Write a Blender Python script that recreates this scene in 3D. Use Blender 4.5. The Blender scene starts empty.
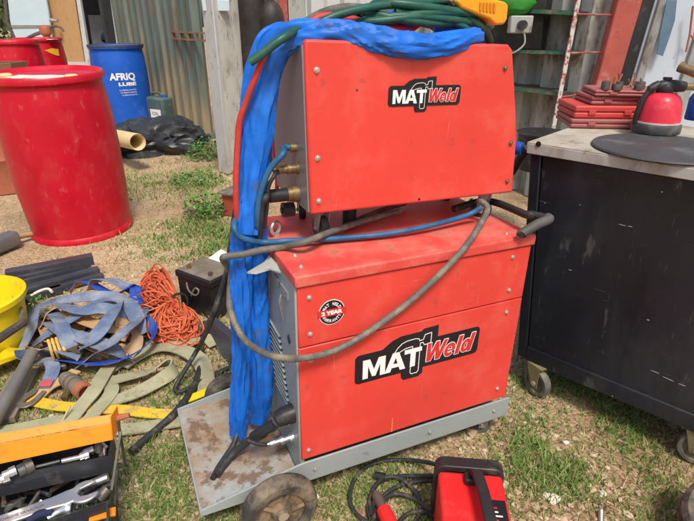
import bpy, bmesh, math, random
from mathutils import Vector, Matrix, noise, Euler
random.seed(7)
C = bpy.context.scene.collection
R = math.radians
V3 = Vector
# ------------------------------------------------------------------ camera
H, TH, FPX, CX, CY = 1.22, R(24.7), 521.0, 347.0, 260.5
cT, sT = math.cos(TH), math.sin(TH)
cam_d = bpy.data.cameras.new('camera'); cam = bpy.data.objects.new('camera', cam_d); C.objects.link(cam)
cam.location = (0, 0, H); cam.rotation_euler = (R(90) - TH, 0, 0)
cam_d.sensor_width = 36; cam_d.lens = FPX / 694 * 36; cam_d.clip_start = .02; cam_d.clip_end = 500
bpy.context.scene.camera = cam
def ray(u, v):
    a = (u - CX) / FPX; b = (CY - v) / FPX
    return V3((a, cT + b * sT, -sT + b * cT))
def Z(u, v, z=0):                       # photo pixel -> point on the level z
    d = ray(u, v); t = (z - H) / d.z
    return V3((d.x * t, d.y * t, z))
def Y(u, v, y):
    d = ray(u, v); t = y / d.y
    return V3((d.x * t, y, H + d.z * t))
def onplane(u, v, p, n):
    d = ray(u, v); o = V3((0, 0, H)); t = (p - o).dot(n) / d.dot(n)
    return o + d * t
# ------------------------------------------------------------------ materials
MATS = {}
def nd(nt, t, **kw):
    n = nt.nodes.new(t)
    for k, v in kw.items():
        if k in n.inputs: n.inputs[k].default_value = v
        else: setattr(n, k, v)
    return n
def rgba(c): return (c[0], c[1], c[2], 1)
def M(name, col, rough=.6, metal=0, var=.18, scale=7, dirt=None, amt=.35, dscale=4, dsharp=.12, bump=.12, bscale=90,
      stretch=(1, 1, 1), island=0, col2=None, spec=.35, dirt2=None, amt2=.3, dscale2=14, trans=0):
    if name in MATS: return MATS[name]
    m = bpy.data.materials.new(name); m.use_nodes = True; nt = m.node_tree; L = nt.links.new
    b = nt.nodes['Principled BSDF']; b.inputs['Roughness'].default_value = rough; b.inputs['Metallic'].default_value = metal
    b.inputs['Specular IOR Level'].default_value = spec
    tc = nd(nt, 'ShaderNodeTexCoord'); mp = nd(nt, 'ShaderNodeMapping'); mp.inputs['Scale'].default_value = stretch
    L(tc.outputs['Object'], mp.inputs['Vector'])
    n1 = nd(nt, 'ShaderNodeTexNoise', Scale=scale, Detail=6.0, Roughness=.6); L(mp.outputs[0], n1.inputs['Vector'])
    mix = nd(nt, 'ShaderNodeMix', data_type='RGBA')
    c2 = col2 or tuple(min(1, c * (1 + var) + .01 * var) for c in col)
    mix.inputs[6].default_value = rgba(tuple(c * (1 - var) for c in col)) if not col2 else rgba(col)
    mix.inputs[7].default_value = rgba(c2)
    if island:
        g = nd(nt, 'ShaderNodeNewGeometry'); ad = nd(nt, 'ShaderNodeMath', operation='MULTIPLY_ADD')
        L(g.outputs['Random Per Island'], ad.inputs[0]); ad.inputs[1].default_value = island
        sc = nd(nt, 'ShaderNodeMath', operation='MULTIPLY'); L(n1.outputs[0], sc.inputs[0]); sc.inputs[1].default_value = 1 - island
        L(sc.outputs[0], ad.inputs[2]); L(ad.outputs[0], mix.inputs[0])
    else:
        rr = nd(nt, 'ShaderNodeMapRange'); rr.inputs[1].default_value = .3; rr.inputs[2].default_value = .7
        L(n1.outputs[0], rr.inputs[0]); L(rr.outputs[0], mix.inputs[0])
    out = mix.outputs[2]
    def stain(out, c, amount, s, sharp):
        n2 = nd(nt, 'ShaderNodeTexNoise', Scale=s, Detail=9.0, Roughness=.68); L(mp.outputs[0], n2.inputs['Vector'])
        r2 = nd(nt, 'ShaderNodeMapRange'); th = .62 - amount * .35
        r2.inputs[1].default_value = th; r2.inputs[2].default_value = th + sharp; r2.inputs[4].default_value = min(1, .45 + amount)
        L(n2.outputs[0], r2.inputs[0])
        mx = nd(nt, 'ShaderNodeMix', data_type='RGBA'); L(r2.outputs[0], mx.inputs[0]); L(out, mx.inputs[6])
        mx.inputs[7].default_value = rgba(c); return mx.outputs[2]
    if dirt: out = stain(out, dirt, amt, dscale, dsharp)
    if dirt2: out = stain(out, dirt2, amt2, dscale2, .06)
    L(out, b.inputs['Base Color'])
    if trans: b.inputs['Transmission Weight'].default_value = trans
    if bump:
        n3 = nd(nt, 'ShaderNodeTexNoise', Scale=bscale, Detail=4.0); L(mp.outputs[0], n3.inputs['Vector'])
        bp = nd(nt, 'ShaderNodeBump', Strength=bump, Distance=.004); L(n3.outputs[0], bp.inputs['Height'])
        L(bp.outputs[0], b.inputs['Normal'])
        r4 = nd(nt, 'ShaderNodeMapRange'); r4.inputs[3].default_value = max(.05, rough - .12); r4.inputs[4].default_value = min(1, rough + .12)
        L(n1.outputs[0], r4.inputs[0]); L(r4.outputs[0], b.inputs['Roughness'])
    MATS[name] = m; return m
DUST = (.36, .27, .17)
m_red = M('coral_red_enamel', (.69, .058, .042), .45, var=.08, scale=3, dirt=(.66, .15, .11), amt=.34, dscale=6, dsharp=.32, dirt2=(.30, .07, .05), amt2=.055, dscale2=22, bump=.05)
m_redtop = M('dusty_red_lid', (.66, .07, .055), .55, var=.1, dirt=(.56, .21, .15), amt=.5, dscale=7, dsharp=.25, dirt2=(.3, .12, .08), amt2=.1, bump=.08)
m_grey = M('grey_enamel', (.30, .335, .325), .45, var=.08, dirt=(.30, .25, .18), amt=.14, dscale=7, dirt2=(.16, .12, .09), amt2=.02, dscale2=30, bump=.05)
m_tray = M('rusty_grey_tray', (.35, .37, .345), .6, var=.08, dirt=(.30, .165, .08), amt=.66, dscale=5, dsharp=.22, dirt2=(.15, .08, .04), amt2=.36, dscale2=14, bump=.1)
m_panel = M('dark_grey_end_panel', (.20, .215, .225), .4, var=.1, dirt=(.26, .22, .17), amt=.2, bump=.05)
m_black = M('black_plastic', (.022, .022, .024), .45, var=.25, dirt=(.14, .11, .08), amt=.2, dscale=12)
m_rub = M('black_rubber_hose', (.028, .028, .03), .55, var=.3, scale=30, dirt=(.16, .13, .09), amt=.22, dscale=25, bump=.15)
m_rubd = M('dusty_grey_hose', (.085, .078, .07), .65, var=.25, scale=30, dirt=(.24, .195, .14), amt=.45, dscale=20, dsharp=.25, bump=.2)
m_rubg = M('grey_rubber_hose', (.115, .11, .098), .6, var=.25, scale=25, dirt=(.25, .21, .15), amt=.38, dscale=20, bump=.12)
m_tyre = M('worn_tyre_rubber', (.05, .046, .042), .85, var=.3, dirt=(.24, .185, .125), amt=.5, dscale=14, dsharp=.2, bump=.4)
m_bfab = M('blue_sleeve_fabric', (.006, .135, .60), .5, var=.25, scale=10, dirt=(.03, .11, .34), amt=.34, dscale=12, dsharp=.25, dirt2=(.10, .09, .08), amt2=.13, dscale2=15, bump=.3, bscale=45)
m_blueh = M('blue_rubber_hose', (.02, .10, .22), .45, var=.25, scale=22, dirt=(.15, .15, .13), amt=.18, dscale=18)
m_green = M('green_cable', (.016, .085, .058), .42, var=.25, scale=22, dirt=(.12, .13, .10), amt=.12, dscale=18)
m_redh = M('red_hose', (.52, .045, .035), .5, var=.15, scale=22, dirt=(.25, .09, .07), amt=.2, dscale=15)
m_yel = M('amber_plastic', (.80, .33, .015), .4, var=.08, dirt=(.30, .17, .06), amt=.12, dscale=25)
m_steel = M('worn_steel', (.46, .45, .43), .35, metal=.85, var=.15, scale=25, dirt=(.18, .14, .10), amt=.2, dscale=20)
m_chrome = M('chrome', (.74, .74, .74), .30, metal=.9, var=.06, dirt=(.25, .23, .21), amt=.08, dscale=30, bump=.03)
m_zinc = M('zinc_bolt', (.62, .56, .5), .35, metal=.7, var=.2, scale=60)
m_dull = M('dull_dark_steel', (.13, .12, .11), .5, metal=.6, var=.3, scale=20, dirt=(.2, .12, .07), amt=.3, dscale=14)
m_brass = M('dirty_brass', (.26, .18, .09), .45, metal=.7, var=.3, scale=30)
m_white = M('white_print', (.82, .81, .79), .5, var=.03, bump=0)
m_ink = M('black_sticker', (.014, .014, .017), .35, var=.15, bump=0)
m_pred = M('red_print', (.62, .03, .03), .45, var=.04, bump=0)
m_dred = M('crimson_drum_plastic', (.50, .004, .020), .36, var=.10, scale=4, dirt=(.53, .045, .05), amt=.34, dscale=11, dsharp=.25, dirt2=(.56, .10, .10), amt2=.03, dscale2=22, bump=.05, stretch=(1, 1, .6))
m_dblue = M('blue_drum_plastic', (.012, .10, .50), .38, var=.12, scale=4, dirt=(.10, .20, .50), amt=.2, dscale=7, dsharp=.2, bump=.05)
m_drust = M('faded_terracotta_steel', (.40, .12, .065), .6, var=.15, dirt=(.25, .10, .06), amt=.3)
m_pap = M('torn_paper_label', (.72, .66, .55), .8, var=.08, scale=25, dirt=(.45, .2, .15), amt=.2, dscale=22)
m_cab = M('dark_navy_enamel', (.011, .012, .018), .34, var=.4, scale=4, dirt=(.055, .055, .056), amt=.34, dscale=3.0, dsharp=.28, dirt2=(.12, .115, .11), amt2=.05, dscale2=13, bump=.04, stretch=(1, 1, .35))
m_top = M('worn_pale_worktop', (.42, .385, .31), .6, var=.15, scale=5, dirt=(.27, .20, .12), amt=.5, dscale=7, dsharp=.22, dirt2=(.13, .09, .06), amt2=.12, dscale2=16)
m_edge = M('dirty_white_metal_edge', (.38, .385, .37), .55, var=.12, dirt=(.26, .22, .17), amt=.38, dscale=9, dirt2=(.09, .05, .04), amt2=.12, dscale2=24, stretch=(1, 1, .4))
m_disc = M('dusty_black_disc', (.06, .06, .062), .6, var=.25, dirt=(.2, .18, .16), amt=.2, dscale=9)
m_can = M('red_canister_paint', (.66, .03, .06), .35, var=.1, dirt=(.66, .17, .19), amt=.25, dscale=22, dsharp=.3)
m_bcan = M('blue_canister_paint', (.015, .07, .36), .4, var=.1)
m_case = M('red_case_plastic', (.52, .055, .05), .5, var=.12, dirt=(.4, .1, .08), amt=.2)
m_casep = M('faded_pink_red_case_plastic', (.34, .10, .095), .55, var=.14, dirt=(.30, .10, .08), amt=.25, dscale=8)
m_org = M('orange_toolbox_paint', (.80, .25, .012), .45, var=.08, dirt=(.45, .14, .02), amt=.2, dscale=14, dirt2=(.16, .07, .02), amt2=.06, dscale2=40)
m_tbx = M('black_toolbox_steel', (.028, .030, .036), .4, var=.25, dirt=(.12, .10, .08), amt=.25, dscale=12)
m_rope = M('orange_rope', (.62, .12, .045), .6, var=.3, island=.7, bump=.3, bscale=300, col=(.42, .065, .025)) if False else M('orange_rope', (.40, .055, .02), .6, island=.75, col2=(.78, .20, .085), bump=.3, bscale=300)
m_webb = M('blue_grey_webbing', (.115, .16, .265), .9, var=.3, scale=12, dirt=(.33, .34, .35), amt=.55, dscale=9, dsharp=.3, bump=.4, bscale=220)
m_webs = M('strong_blue_webbing', (.02, .07, .42), .7, var=.15, dirt=(.1, .15, .36), amt=.25, dscale=9, bump=.4, bscale=220)
m_webt = M('tan_webbing', (.50, .30, .14), .8, var=.22, scale=8, dirt=(.55, .44, .28), amt=.35, dscale=7, dsharp=.3, bump=.4, bscale=220)
m_flat = M('khaki_green_webbing', (.36, .34, .21), .85, var=.2, scale=9, dirt=(.20, .30, .19), amt=.32, dscale=8, dsharp=.25, dirt2=(.24, .18, .11), amt2=.16, dscale2=11, bump=.5, bscale=200)
m_yst = M('yellow_webbing', (.72, .46, .03), .75, var=.15, dirt=(.40, .28, .10), amt=.3, dscale=14, bump=.4, bscale=200)
m_ybk = M('yellow_plastic', (.78, .58, .012), .4, var=.06, dirt=(.5, .38, .05), amt=.18, dscale=14)
m_wood = M('ash_handle_wood', (.40, .26, .13), .65, var=.2, scale=20)
m_ply = M('weathered_plywood', (.46, .27, .12), .7, var=.16, scale=5, dirt=(.36, .19, .08), amt=.3, dscale=5, stretch=(3, 1, .7))
m_cara = M('pale_blue_white_panel', (.50, .62, .67), .4, var=.04, dirt=(.5, .58, .58), amt=.15, dscale=2)
m_whit = M('weathered_white_paint', (.52, .53, .52), .6, var=.07, scale=3, dirt=(.36, .32, .26), amt=.26, dscale=6, dirt2=(.14, .08, .05), amt2=.08, dscale2=16, stretch=(1, 1, .35))
m_wdoor = M('blue_white_door_paint', (.48, .54, .61), .5, var=.06, scale=2, dirt=(.40, .44, .47), amt=.2, dscale=4, dirt2=(.30, .08, .05), amt2=.02, dscale2=15, stretch=(1, 1, .4))
m_corr = M('faded_green_corrugated_paint', (.135, .175, .145), .6, var=.2, scale=3, dirt=(.34, .29, .20), amt=.36, dscale=2.2, dsharp=.22, dirt2=(.20, .105, .05), amt2=.1, dscale2=9, stretch=(1, 1, .3))
m_gcor = M('grey_container_paint', (.36, .37, .34), .6, var=.14, scale=3, dirt=(.18, .14, .10), amt=.36, dscale=4, dirt2=(.11, .05, .025), amt2=.18, dscale2=11, stretch=(1, 1, .4))
m_rpost = M('faded_red_paint', (.40, .085, .065), .6, var=.2, dirt=(.45, .36, .30), amt=.2, dscale=9, dirt2=(.1, .06, .05), amt2=.06)
m_peel = M('peeling_white_timber', (.47, .46, .42), .75, var=.1, dirt=(.30, .26, .20), amt=.3, dscale=6, dirt2=(.10, .09, .07), amt2=.16, dscale2=17, stretch=(1.5, 1.5, .5))
m_cyl = M('dark_cylinder_paint', (.030, .025, .022), .55, var=.3, dirt=(.10, .055, .035), amt=.35, dscale=7, dsharp=.25)
m_bag = M('black_plastic_sheet', (.028, .03, .033), .38, var=.3, dirt=(.10, .09, .08), amt=.25, dscale=10)
m_jer = M('dull_green_jerrycan_plastic', (.07, .12, .115), .5, var=.15, dirt=(.18, .17, .14), amt=.3, dscale=9)
m_cream = M('cream_pipe_plastic', (.66, .50, .26), .5, var=.1)
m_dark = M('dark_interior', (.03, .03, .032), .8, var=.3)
m_navy = M('navy_cloth', (.015, .02, .06), .8, var=.2)
m_rail = M('dark_green_paint', (.02, .10, .055), .5, var=.25, dirt=(.2, .14, .09), amt=.3, dscale=15)
m_lime = M('bright_green_fabric', (.03, .22, .025), .7, var=.15)
m_grass = M('grass_blades', (.055, .15, .022), .6, island=.8, col2=(.23, .33, .075), bump=0)
m_dry = M('dry_straw', (.42, .33, .16), .7, island=.8, col2=(.58, .48, .27), bump=0)
m_weed = M('weed_leaves', (.05, .14, .025), .5, island=.7, col2=(.17, .32, .06), bump=0)
m_hedge = M('far_foliage', (.04, .07, .02), .6, island=.8, col2=(.13, .19, .05), bump=0)
m_peb = M('pebbles', (.20, .105, .05), .8, island=.92, col2=(.60, .47, .32), bump=.2)
m_bat = M('battery_case', (.014, .014, .016), .4, var=.2, dirt=(.10, .09, .07), amt=.1, dscale=9)
m_batt = M('dusty_battery_lid', (.17, .14, .10), .7, var=.25, dirt=(.30, .25, .18), amt=.4, dscale=12, dsharp=.25)
m_bar = M('black_angle_steel', (.05, .052, .064), .3, var=.25, dirt=(.10, .10, .11), amt=.3, dscale=6)
m_rubber_ring = M('black_ring', (.05, .05, .052), .6, var=.3, dirt=(.18, .16, .14), amt=.3, dscale=14)
m_inv = M('bright_red_paint', (.70, .022, .022), .35, var=.06, dirt=(.6, .07, .06), amt=.2, dscale=9)

def dents(m, scale=3.0, dist=.012, strength=.25, scratch=.35):
    # gentle sheet-metal waviness and fine directional scratches in the gloss
    nt = m.node_tree; L = nt.links.new; b = nt.nodes['Principled BSDF']; tc = nd(nt, 'ShaderNodeTexCoord')
    n = nd(nt, 'ShaderNodeTexNoise', Scale=scale, Detail=2.0); L(tc.outputs['Object'], n.inputs['Vector'])
    bp = nd(nt, 'ShaderNodeBump', Strength=strength, Distance=dist); L(n.outputs[0], bp.inputs['Height'])
    if b.inputs['Normal'].links: L(b.inputs['Normal'].links[0].from_socket, bp.inputs['Normal'])
    L(bp.outputs[0], b.inputs['Normal'])
    if not scratch: return
    src = b.inputs['Base Color'].links[0].from_socket
    for rot, sc in ((R(35), (6, 90, 90)), (R(-50), (90, 90, 5))):
        mp = nd(nt, 'ShaderNodeMapping'); mp.inputs['Rotation'].default_value = (0, rot, 0); mp.inputs['Scale'].default_value = sc; L(tc.outputs['Object'], mp.inputs['Vector'])
        k = nd(nt, 'ShaderNodeTexNoise', Scale=2.0, Detail=2.0); L(mp.outputs[0], k.inputs['Vector'])
        r = nd(nt, 'ShaderNodeMapRange'); r.inputs[1].default_value = .70; r.inputs[2].default_value = .78; r.inputs[4].default_value = scratch; L(k.outputs[0], r.inputs[0])
        mx = nd(nt, 'ShaderNodeMix', data_type='RGBA'); L(r.outputs[0], mx.inputs[0]); L(src, mx.inputs[6]); mx.inputs[7].default_value = (.55, .28, .23, 1) if m.name.startswith(('coral', 'dusty_red')) else (.3, .3, .3, 1)
        src = mx.outputs[2]
    L(src, b.inputs['Base Color'])
dents(m_red, 3, .02, .22, .4); dents(m_redtop, 4, .02, .22, .5); dents(m_grey, 4, .012, .2, .35); dents(m_cab, 2.5, .015, .25, .22); dents(m_dred, 4, .02, .2, 0); dents(m_dblue, 4, .02, .2, .2)
def ground_material():
    m = bpy.data.materials.new('sandy_gravel'); m.use_nodes = True; nt = m.node_tree; L = nt.links.new
    b = nt.nodes['Principled BSDF']; b.inputs['Roughness'].default_value = .9; b.inputs['Specular IOR Level'].default_value = .2
    tc = nd(nt, 'ShaderNodeTexCoord')
    n1 = nd(nt, 'ShaderNodeTexNoise', Scale=1.3, Detail=8.0, Roughness=.65); L(tc.outputs['Object'], n1.inputs['Vector'])
    cr = nd(nt, 'ShaderNodeValToRGB'); L(n1.outputs[0], cr.inputs[0])
    e = cr.color_ramp.elements; e[0].position = .32; e[0].color = (.27, .19, .115, 1); e[1].position = .68; e[1].color = (.52, .405, .275, 1)
    vo = nd(nt, 'ShaderNodeTexVoronoi', Scale=120.0, Randomness=1.0); L(tc.outputs['Object'], vo.inputs['Vector'])
    hs = nd(nt, 'ShaderNodeSeparateColor'); L(vo.outputs['Color'], hs.inputs[0])
    mx = nd(nt, 'ShaderNodeMix', data_type='RGBA', blend_type='MULTIPLY'); mx.inputs[0].default_value = .85
    c2 = nd(nt, 'ShaderNodeValToRGB'); L(hs.outputs[0], c2.inputs[0])
    e = c2.color_ramp.elements; e[0].color = (.55, .47, .40, 1); e[1].color = (1.35, 1.3, 1.2, 1)
    x = e.new(.5); x.color = (1, .92, .8, 1)
    L(cr.outputs[0], mx.inputs[6]); L(c2.outputs[0], mx.inputs[7])
    n2 = nd(nt, 'ShaderNodeTexNoise', Scale=2.3, Detail=6.0, Roughness=.7); L(tc.outputs['Object'], n2.inputs['Vector'])
    mr = nd(nt, 'ShaderNodeMapRange'); mr.inputs[1].default_value = .55; mr.inputs[2].default_value = .7; mr.inputs[4].default_value = .4
    L(n2.outputs[0], mr.inputs[0])
    m2 = nd(nt, 'ShaderNodeMix', data_type='RGBA'); L(mr.outputs[0], m2.inputs[0]); L(mx.outputs[2], m2.inputs[6]); m2.inputs[7].default_value = (.15, .14, .06, 1)
    L(m2.outputs[2], b.inputs['Base Color'])
    v2 = nd(nt, 'ShaderNodeTexVoronoi', Scale=120.0); L(tc.outputs['Object'], v2.inputs['Vector'])
    n3 = nd(nt, 'ShaderNodeTexNoise', Scale=40.0, Detail=6.0); L(tc.outputs['Object'], n3.inputs['Vector'])
    ad = nd(nt, 'ShaderNodeMath', operation='SUBTRACT'); L(n3.outputs[0], ad.inputs[0]); L(v2.outputs['Distance'], ad.inputs[1])
    bp = nd(nt, 'ShaderNodeBump', Strength=.6, Distance=.006); L(ad.outputs[0], bp.inputs['Height']); L(bp.outputs[0], b.inputs['Normal'])
    return m
# ------------------------------------------------------------------ mesh builder
class MB:
    def __init__(s): s.v = []; s.f = []; s.mi = []
    def add(s, vs, fs, mi=0, mat=None):
        o = len(s.v)
        s.v += [(mat @ V3(p) if mat else V3(p)) for p in vs]
        s.f += [tuple(i + o for i in f) for f in fs]; s.mi += [mi] * len(fs); return s
    def box(s, lo, hi, mat=None, mi=0):
        (a, b, c), (d, e, f) = lo, hi
        vs = [(a, b, c), (d, b, c), (d, e, c), (a, e, c), (a, b, f), (d, b, f), (d, e, f), (a, e, f)]
        return s.add(vs, [(0, 3, 2, 1), (4, 5, 6, 7), (0, 1, 5, 4), (1, 2, 6, 5), (2, 3, 7, 6), (3, 0, 4, 7)], mi, mat)
    def hexa(s, b4, t4, mi=0):
        return s.add(list(b4) + list(t4), [(0, 3, 2, 1), (4, 5, 6, 7), (0, 1, 5, 4), (1, 2, 6, 5), (2, 3, 7, 6), (3, 0, 4, 7)], mi)
    def prism(s, poly, o, ax, ay, az, mi=0):      # poly in (ax, ay), extruded by the vector az
        o, ax, ay, az = V3(o), V3(ax), V3(ay), V3(az); n = len(poly)
        vs = [o + ax * p[0] + ay * p[1] for p in poly]; vs += [p + az for p in vs]
        fs = [tuple(range(n - 1, -1, -1)), tuple(range(n, 2 * n))] + [(i, (i + 1) % n, n + (i + 1) % n, n + i) for i in range(n)]
        return s.add(vs, fs, mi)
    def rings(s, rings, closed=False, caps=True, mi=0):
        k = len(rings[0]); n = len(rings); vs = [p for r in rings for p in r]; fs = []
        for i in range(n if closed else n - 1):
            j = (i + 1) % n
            for q in range(k): fs.append((i * k + q, i * k + (q + 1) % k, j * k + (q + 1) % k, j * k + q))
        if caps and not closed: fs += [tuple(range(k - 1, -1, -1)), tuple((n - 1) * k + q for q in range(k))]
        return s.add(vs, fs, mi)
    def tube(s, pts, r, seg=10, closed=False, mi=0, caps=True):
        pts = [V3(p) for p in pts]; n = len(pts)
        rs = r if isinstance(r, (list, tuple)) else [r] * n
        T = []
        for i in range(n):
            a = pts[(i - 1) % n] if closed else pts[max(0, i - 1)]; b = pts[(i + 1) % n] if closed else pts[min(n - 1, i + 1)]
            t = (b - a); T.append(t.normalized() if t.length > 1e-9 else V3((0, 0, 1)))
        nr = T[0].orthogonal().normalized(); rg = []
        for i in range(n):
            nr = (nr - T[i] * nr.dot(T[i])); nr = nr.normalized() if nr.length > 1e-6 else T[i].orthogonal().normalized()
            bn = T[i].cross(nr)
            rg.append([pts[i] + (nr * math.cos(2 * math.pi * q / seg) + bn * math.sin(2 * math.pi * q / seg)) * rs[i] for q in range(seg)])
        return s.rings(rg, closed, caps, mi)
    def cyl(s, a, b, r, seg=20, r2=None, mi=0): return s.tube([a, b], [r, r if r2 is None else r2], seg, mi=mi)
    def lathe(s, prof, seg=40, mat=None, mi=0, closed=False):
        rg = [[(mat or Matrix()) @ V3((r * math.cos(2 * math.pi * q / seg), r * math.sin(2 * math.pi * q / seg), z)) for q in range(seg)] for r, z in prof]
        return s.rings(rg, closed, mi=mi)
    def torus(s, c, ax, R_, r, seg=36, sub=10):
        ax = V3(ax).normalized(); u = ax.orthogonal().normalized(); w = ax.cross(u)
        return s.tube([V3(c) + (u * math.cos(2 * math.pi * i / seg) + w * math.sin(2 * math.pi * i / seg)) * R_ for i in range(seg)], r, sub, closed=True)
    def ribbon(s, pts, w, th=.003, tw=None, mi=(0, 1), up=V3((0, 0, 1)), ups=None):
        pts = [V3(p) for p in pts]; n = len(pts); rg = []
        for i in range(n):
            t = (pts[min(n - 1, i + 1)] - pts[max(0, i - 1)]).normalized()
            u = V3(ups[i]) if ups else up
            sd = t.cross(u); sd = sd.normalized() if sd.length > .05 else t.orthogonal().normalized()
            nn = sd.cross(t).normalized(); a = tw[i] if tw else 0
            d = sd * math.cos(a) + nn * math.sin(a); m = nn * math.cos(a) - sd * math.sin(a)
            h = d * (w / 2); k = m * (th / 2)
            rg.append([pts[i] - h + k, pts[i] + h + k, pts[i] + h - k, pts[i] - h - k])
        vs = [p for r in rg for p in r]; fs = []; mm = []
        for i in range(n - 1):
            for q in range(4):
                fs.append((i * 4 + q, (i + 1) * 4 + q, (i + 1) * 4 + (q + 1) % 4, i * 4 + (q + 1) % 4)); mm.append(mi[1] if q == 2 else mi[0])
        fs += [(0, 1, 2, 3), tuple((n - 1) * 4 + q for q in (3, 2, 1, 0))]; mm += [mi[0]] * 2
        o = len(s.v); s.v += vs; s.f += [tuple(i + o for i in f) for f in fs]; s.mi += mm; return s
def smooth(pts, n=8, closed=False):
    pts = [V3(p) for p in pts]; out = []; k = len(pts)
    for i in range(k if closed else k - 1):
        g = (lambda j: pts[j % k]) if closed else (lambda j: pts[max(0, min(k - 1, j))])
        a, b, c, d = g(i - 1), g(i), g(i + 1), g(i + 2)
        for q in range(n):
            t = q / n
            out.append(.5 * ((2 * b) + (c - a) * t + (2 * a - 5 * b + 4 * c - d) * t * t + (3 * b - a - 3 * c + d) * t ** 3))
    if not closed: out.append(pts[-1])
    return out
def lerps(vals, n=8):
    out = []
    for i in range(len(vals) - 1): out += [vals[i] + (vals[i + 1] - vals[i]) * q / n for q in range(n)]
    return out + [vals[-1]]
# ------------------------------------------------------------------ objects
def tag(o, label=None, cat=None, group=None, kind=None):
    if label: o['label'] = label
    if cat: o['category'] = cat
    if group: o['group'] = group
    if kind: o['kind'] = kind
    return o
def mesh_of(name, mb, mats, sm=True):
    me = bpy.data.meshes.new(name); me.from_pydata([tuple(p) for p in mb.v], [], mb.f)
    bm = bmesh.new(); bm.from_mesh(me); bmesh.ops.recalc_face_normals(bm, faces=bm.faces)
    for e in bm.edges:
        e.smooth = len(e.link_faces) == 2 and e.calc_face_angle(0) < R(38)
    for f in bm.faces: f.smooth = sm
    bm.to_mesh(me); bm.free()
    for m in (mats if isinstance(mats, (list, tuple)) else [mats]): me.materials.append(m)
    if len(me.polygons) == len(mb.mi) and any(mb.mi): me.polygons.foreach_set('material_index', mb.mi)
    return me
def obj(name, mb, mats, parent=None, world=True, bevel=0, sm=True, label=None, segs=2):
    me = mesh_of(name, mb, mats, sm); o = bpy.data.objects.new(name, me); C.objects.link(o)
    if parent:
        o.parent = parent
        if world: me.transform(mat_of(parent).inverted())
    elif world:
        xs = [v.co for v in me.vertices]
        b = V3(((min(p.x for p in xs) + max(p.x for p in xs)) / 2, (min(p.y for p in xs) + max(p.y for p in xs)) / 2, min(p.z for p in xs)))
        me.transform(Matrix.Translation(-b)); o.location = b
    if bevel:
        md = o.modifiers.new('bevel', 'BEVEL'); md.width = bevel; md.segments = segs; md.limit_method = 'ANGLE'; md.angle_limit = R(40)
    if label: o['label'] = label
    return o
def mat_of(o):
    m = Matrix.LocRotScale(o.location, o.rotation_euler, o.scale)
    return mat_of(o.parent) @ m if o.parent else m
def empty(name, loc, rot=(0, 0, 0), label=None, cat=None, group=None):
    o = bpy.data.objects.new(name, None); C.objects.link(o); o.location = loc; o.rotation_euler = rot; o.empty_display_size = .1
    return tag(o, label, cat, group)
def copy_tree(o, parent=None):
    c = o.copy(); C.objects.link(c)
    if parent: c.parent = parent
    for ch in list(o.children): copy_tree(ch, c)
    return c
def hose(name, label, cat, pts, r, mat, n=8, seg=12, group=None, wob=.0):
    p = smooth(pts, n)
    if wob: p = [q + noise.noise_vector(q * 14) * wob for q in p]
    o = obj(name, MB().tube(p, r, seg), mat); return tag(o, label, cat, group)
def text_mesh(body, size, depth=.0006, shear=0, offset=0, align='LEFT', sx=1, spacing=1):
    cu = bpy.data.curves.new('lettering', 'FONT'); cu.body = body; cu.size = size; cu.extrude = depth; cu.shear = shear; cu.offset = offset
    cu.align_x = align; cu.resolution_u = 4; cu.space_character = spacing
    t = bpy.data.objects.new('lettering', cu); C.objects.link(t)
    me = bpy.data.meshes.new_from_object(t.evaluated_get(bpy.context.evaluated_depsgraph_get()))
    mb = MB(); mb.add([(v.co.x * sx, v.co.y, v.co.z) for v in me.vertices], [tuple(p.vertices) for p in me.polygons])
    bpy.data.objects.remove(t); bpy.data.curves.remove(cu); bpy.data.meshes.remove(me); return mb
def place(mb, o, ax, ay, az):
    o, ax, ay, az = V3(o), V3(ax), V3(ay), V3(az)
    mb.v = [o + ax * p[0] + ay * p[1] + az * p[2] for p in mb.v]; return mb
def fit(mb, x0, x1, y0, y1):
    xs = [p[0] for p in mb.v]; ys = [p[1] for p in mb.v]; a, b, c, d = min(xs), max(xs), min(ys), max(ys)
    mb.v = [V3((x0 + (p[0] - a) / (b - a) * (x1 - x0), y0 + (p[1] - c) / (d - c) * (y1 - y0), p[2])) for p in mb.v]; return mb
def rrect(x0, y0, x1, y1, r, k=5):
    out = []
    for cx, cy, a in ((x1 - r, y1 - r, 0), (x0 + r, y1 - r, 90), (x0 + r, y0 + r, 180), (x1 - r, y0 + r, 270)):
        for i in range(k + 1): out.append((cx + r * math.cos(R(a + 90 * i / k)), cy + r * math.sin(R(a + 90 * i / k))))
    return out
# ================================================================== SETTING
gm = ground_material()
gb = MB(); n = 90
def gc(i):
    t = (i / n) * 2 - 1
    return math.copysign(abs(t) ** 2.6 * 120, t)
def gz_(x, y):
    d = max(abs(x), abs(y - 3))
    return (noise.noise(V3((x * 1.1, y * 1.1, 0))) * .010 + noise.noise(V3((x * 4, y * 4, 3))) * .004 - .006) if d < 12 else -.006
gb.v = [V3((gc(i), gc(j) + 2.5, gz_(gc(i), gc(j) + 2.5))) for j in range(n + 1) for i in range(n + 1)]
gb.f = [(j * (n + 1) + i, j * (n + 1) + i + 1, (j + 1) * (n + 1) + i + 1, (j + 1) * (n + 1) + i) for j in range(n) for i in range(n)]; gb.mi = [0] * len(gb.f)
g = obj('ground', gb, gm, world=False); tag(g, kind='structure')

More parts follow.
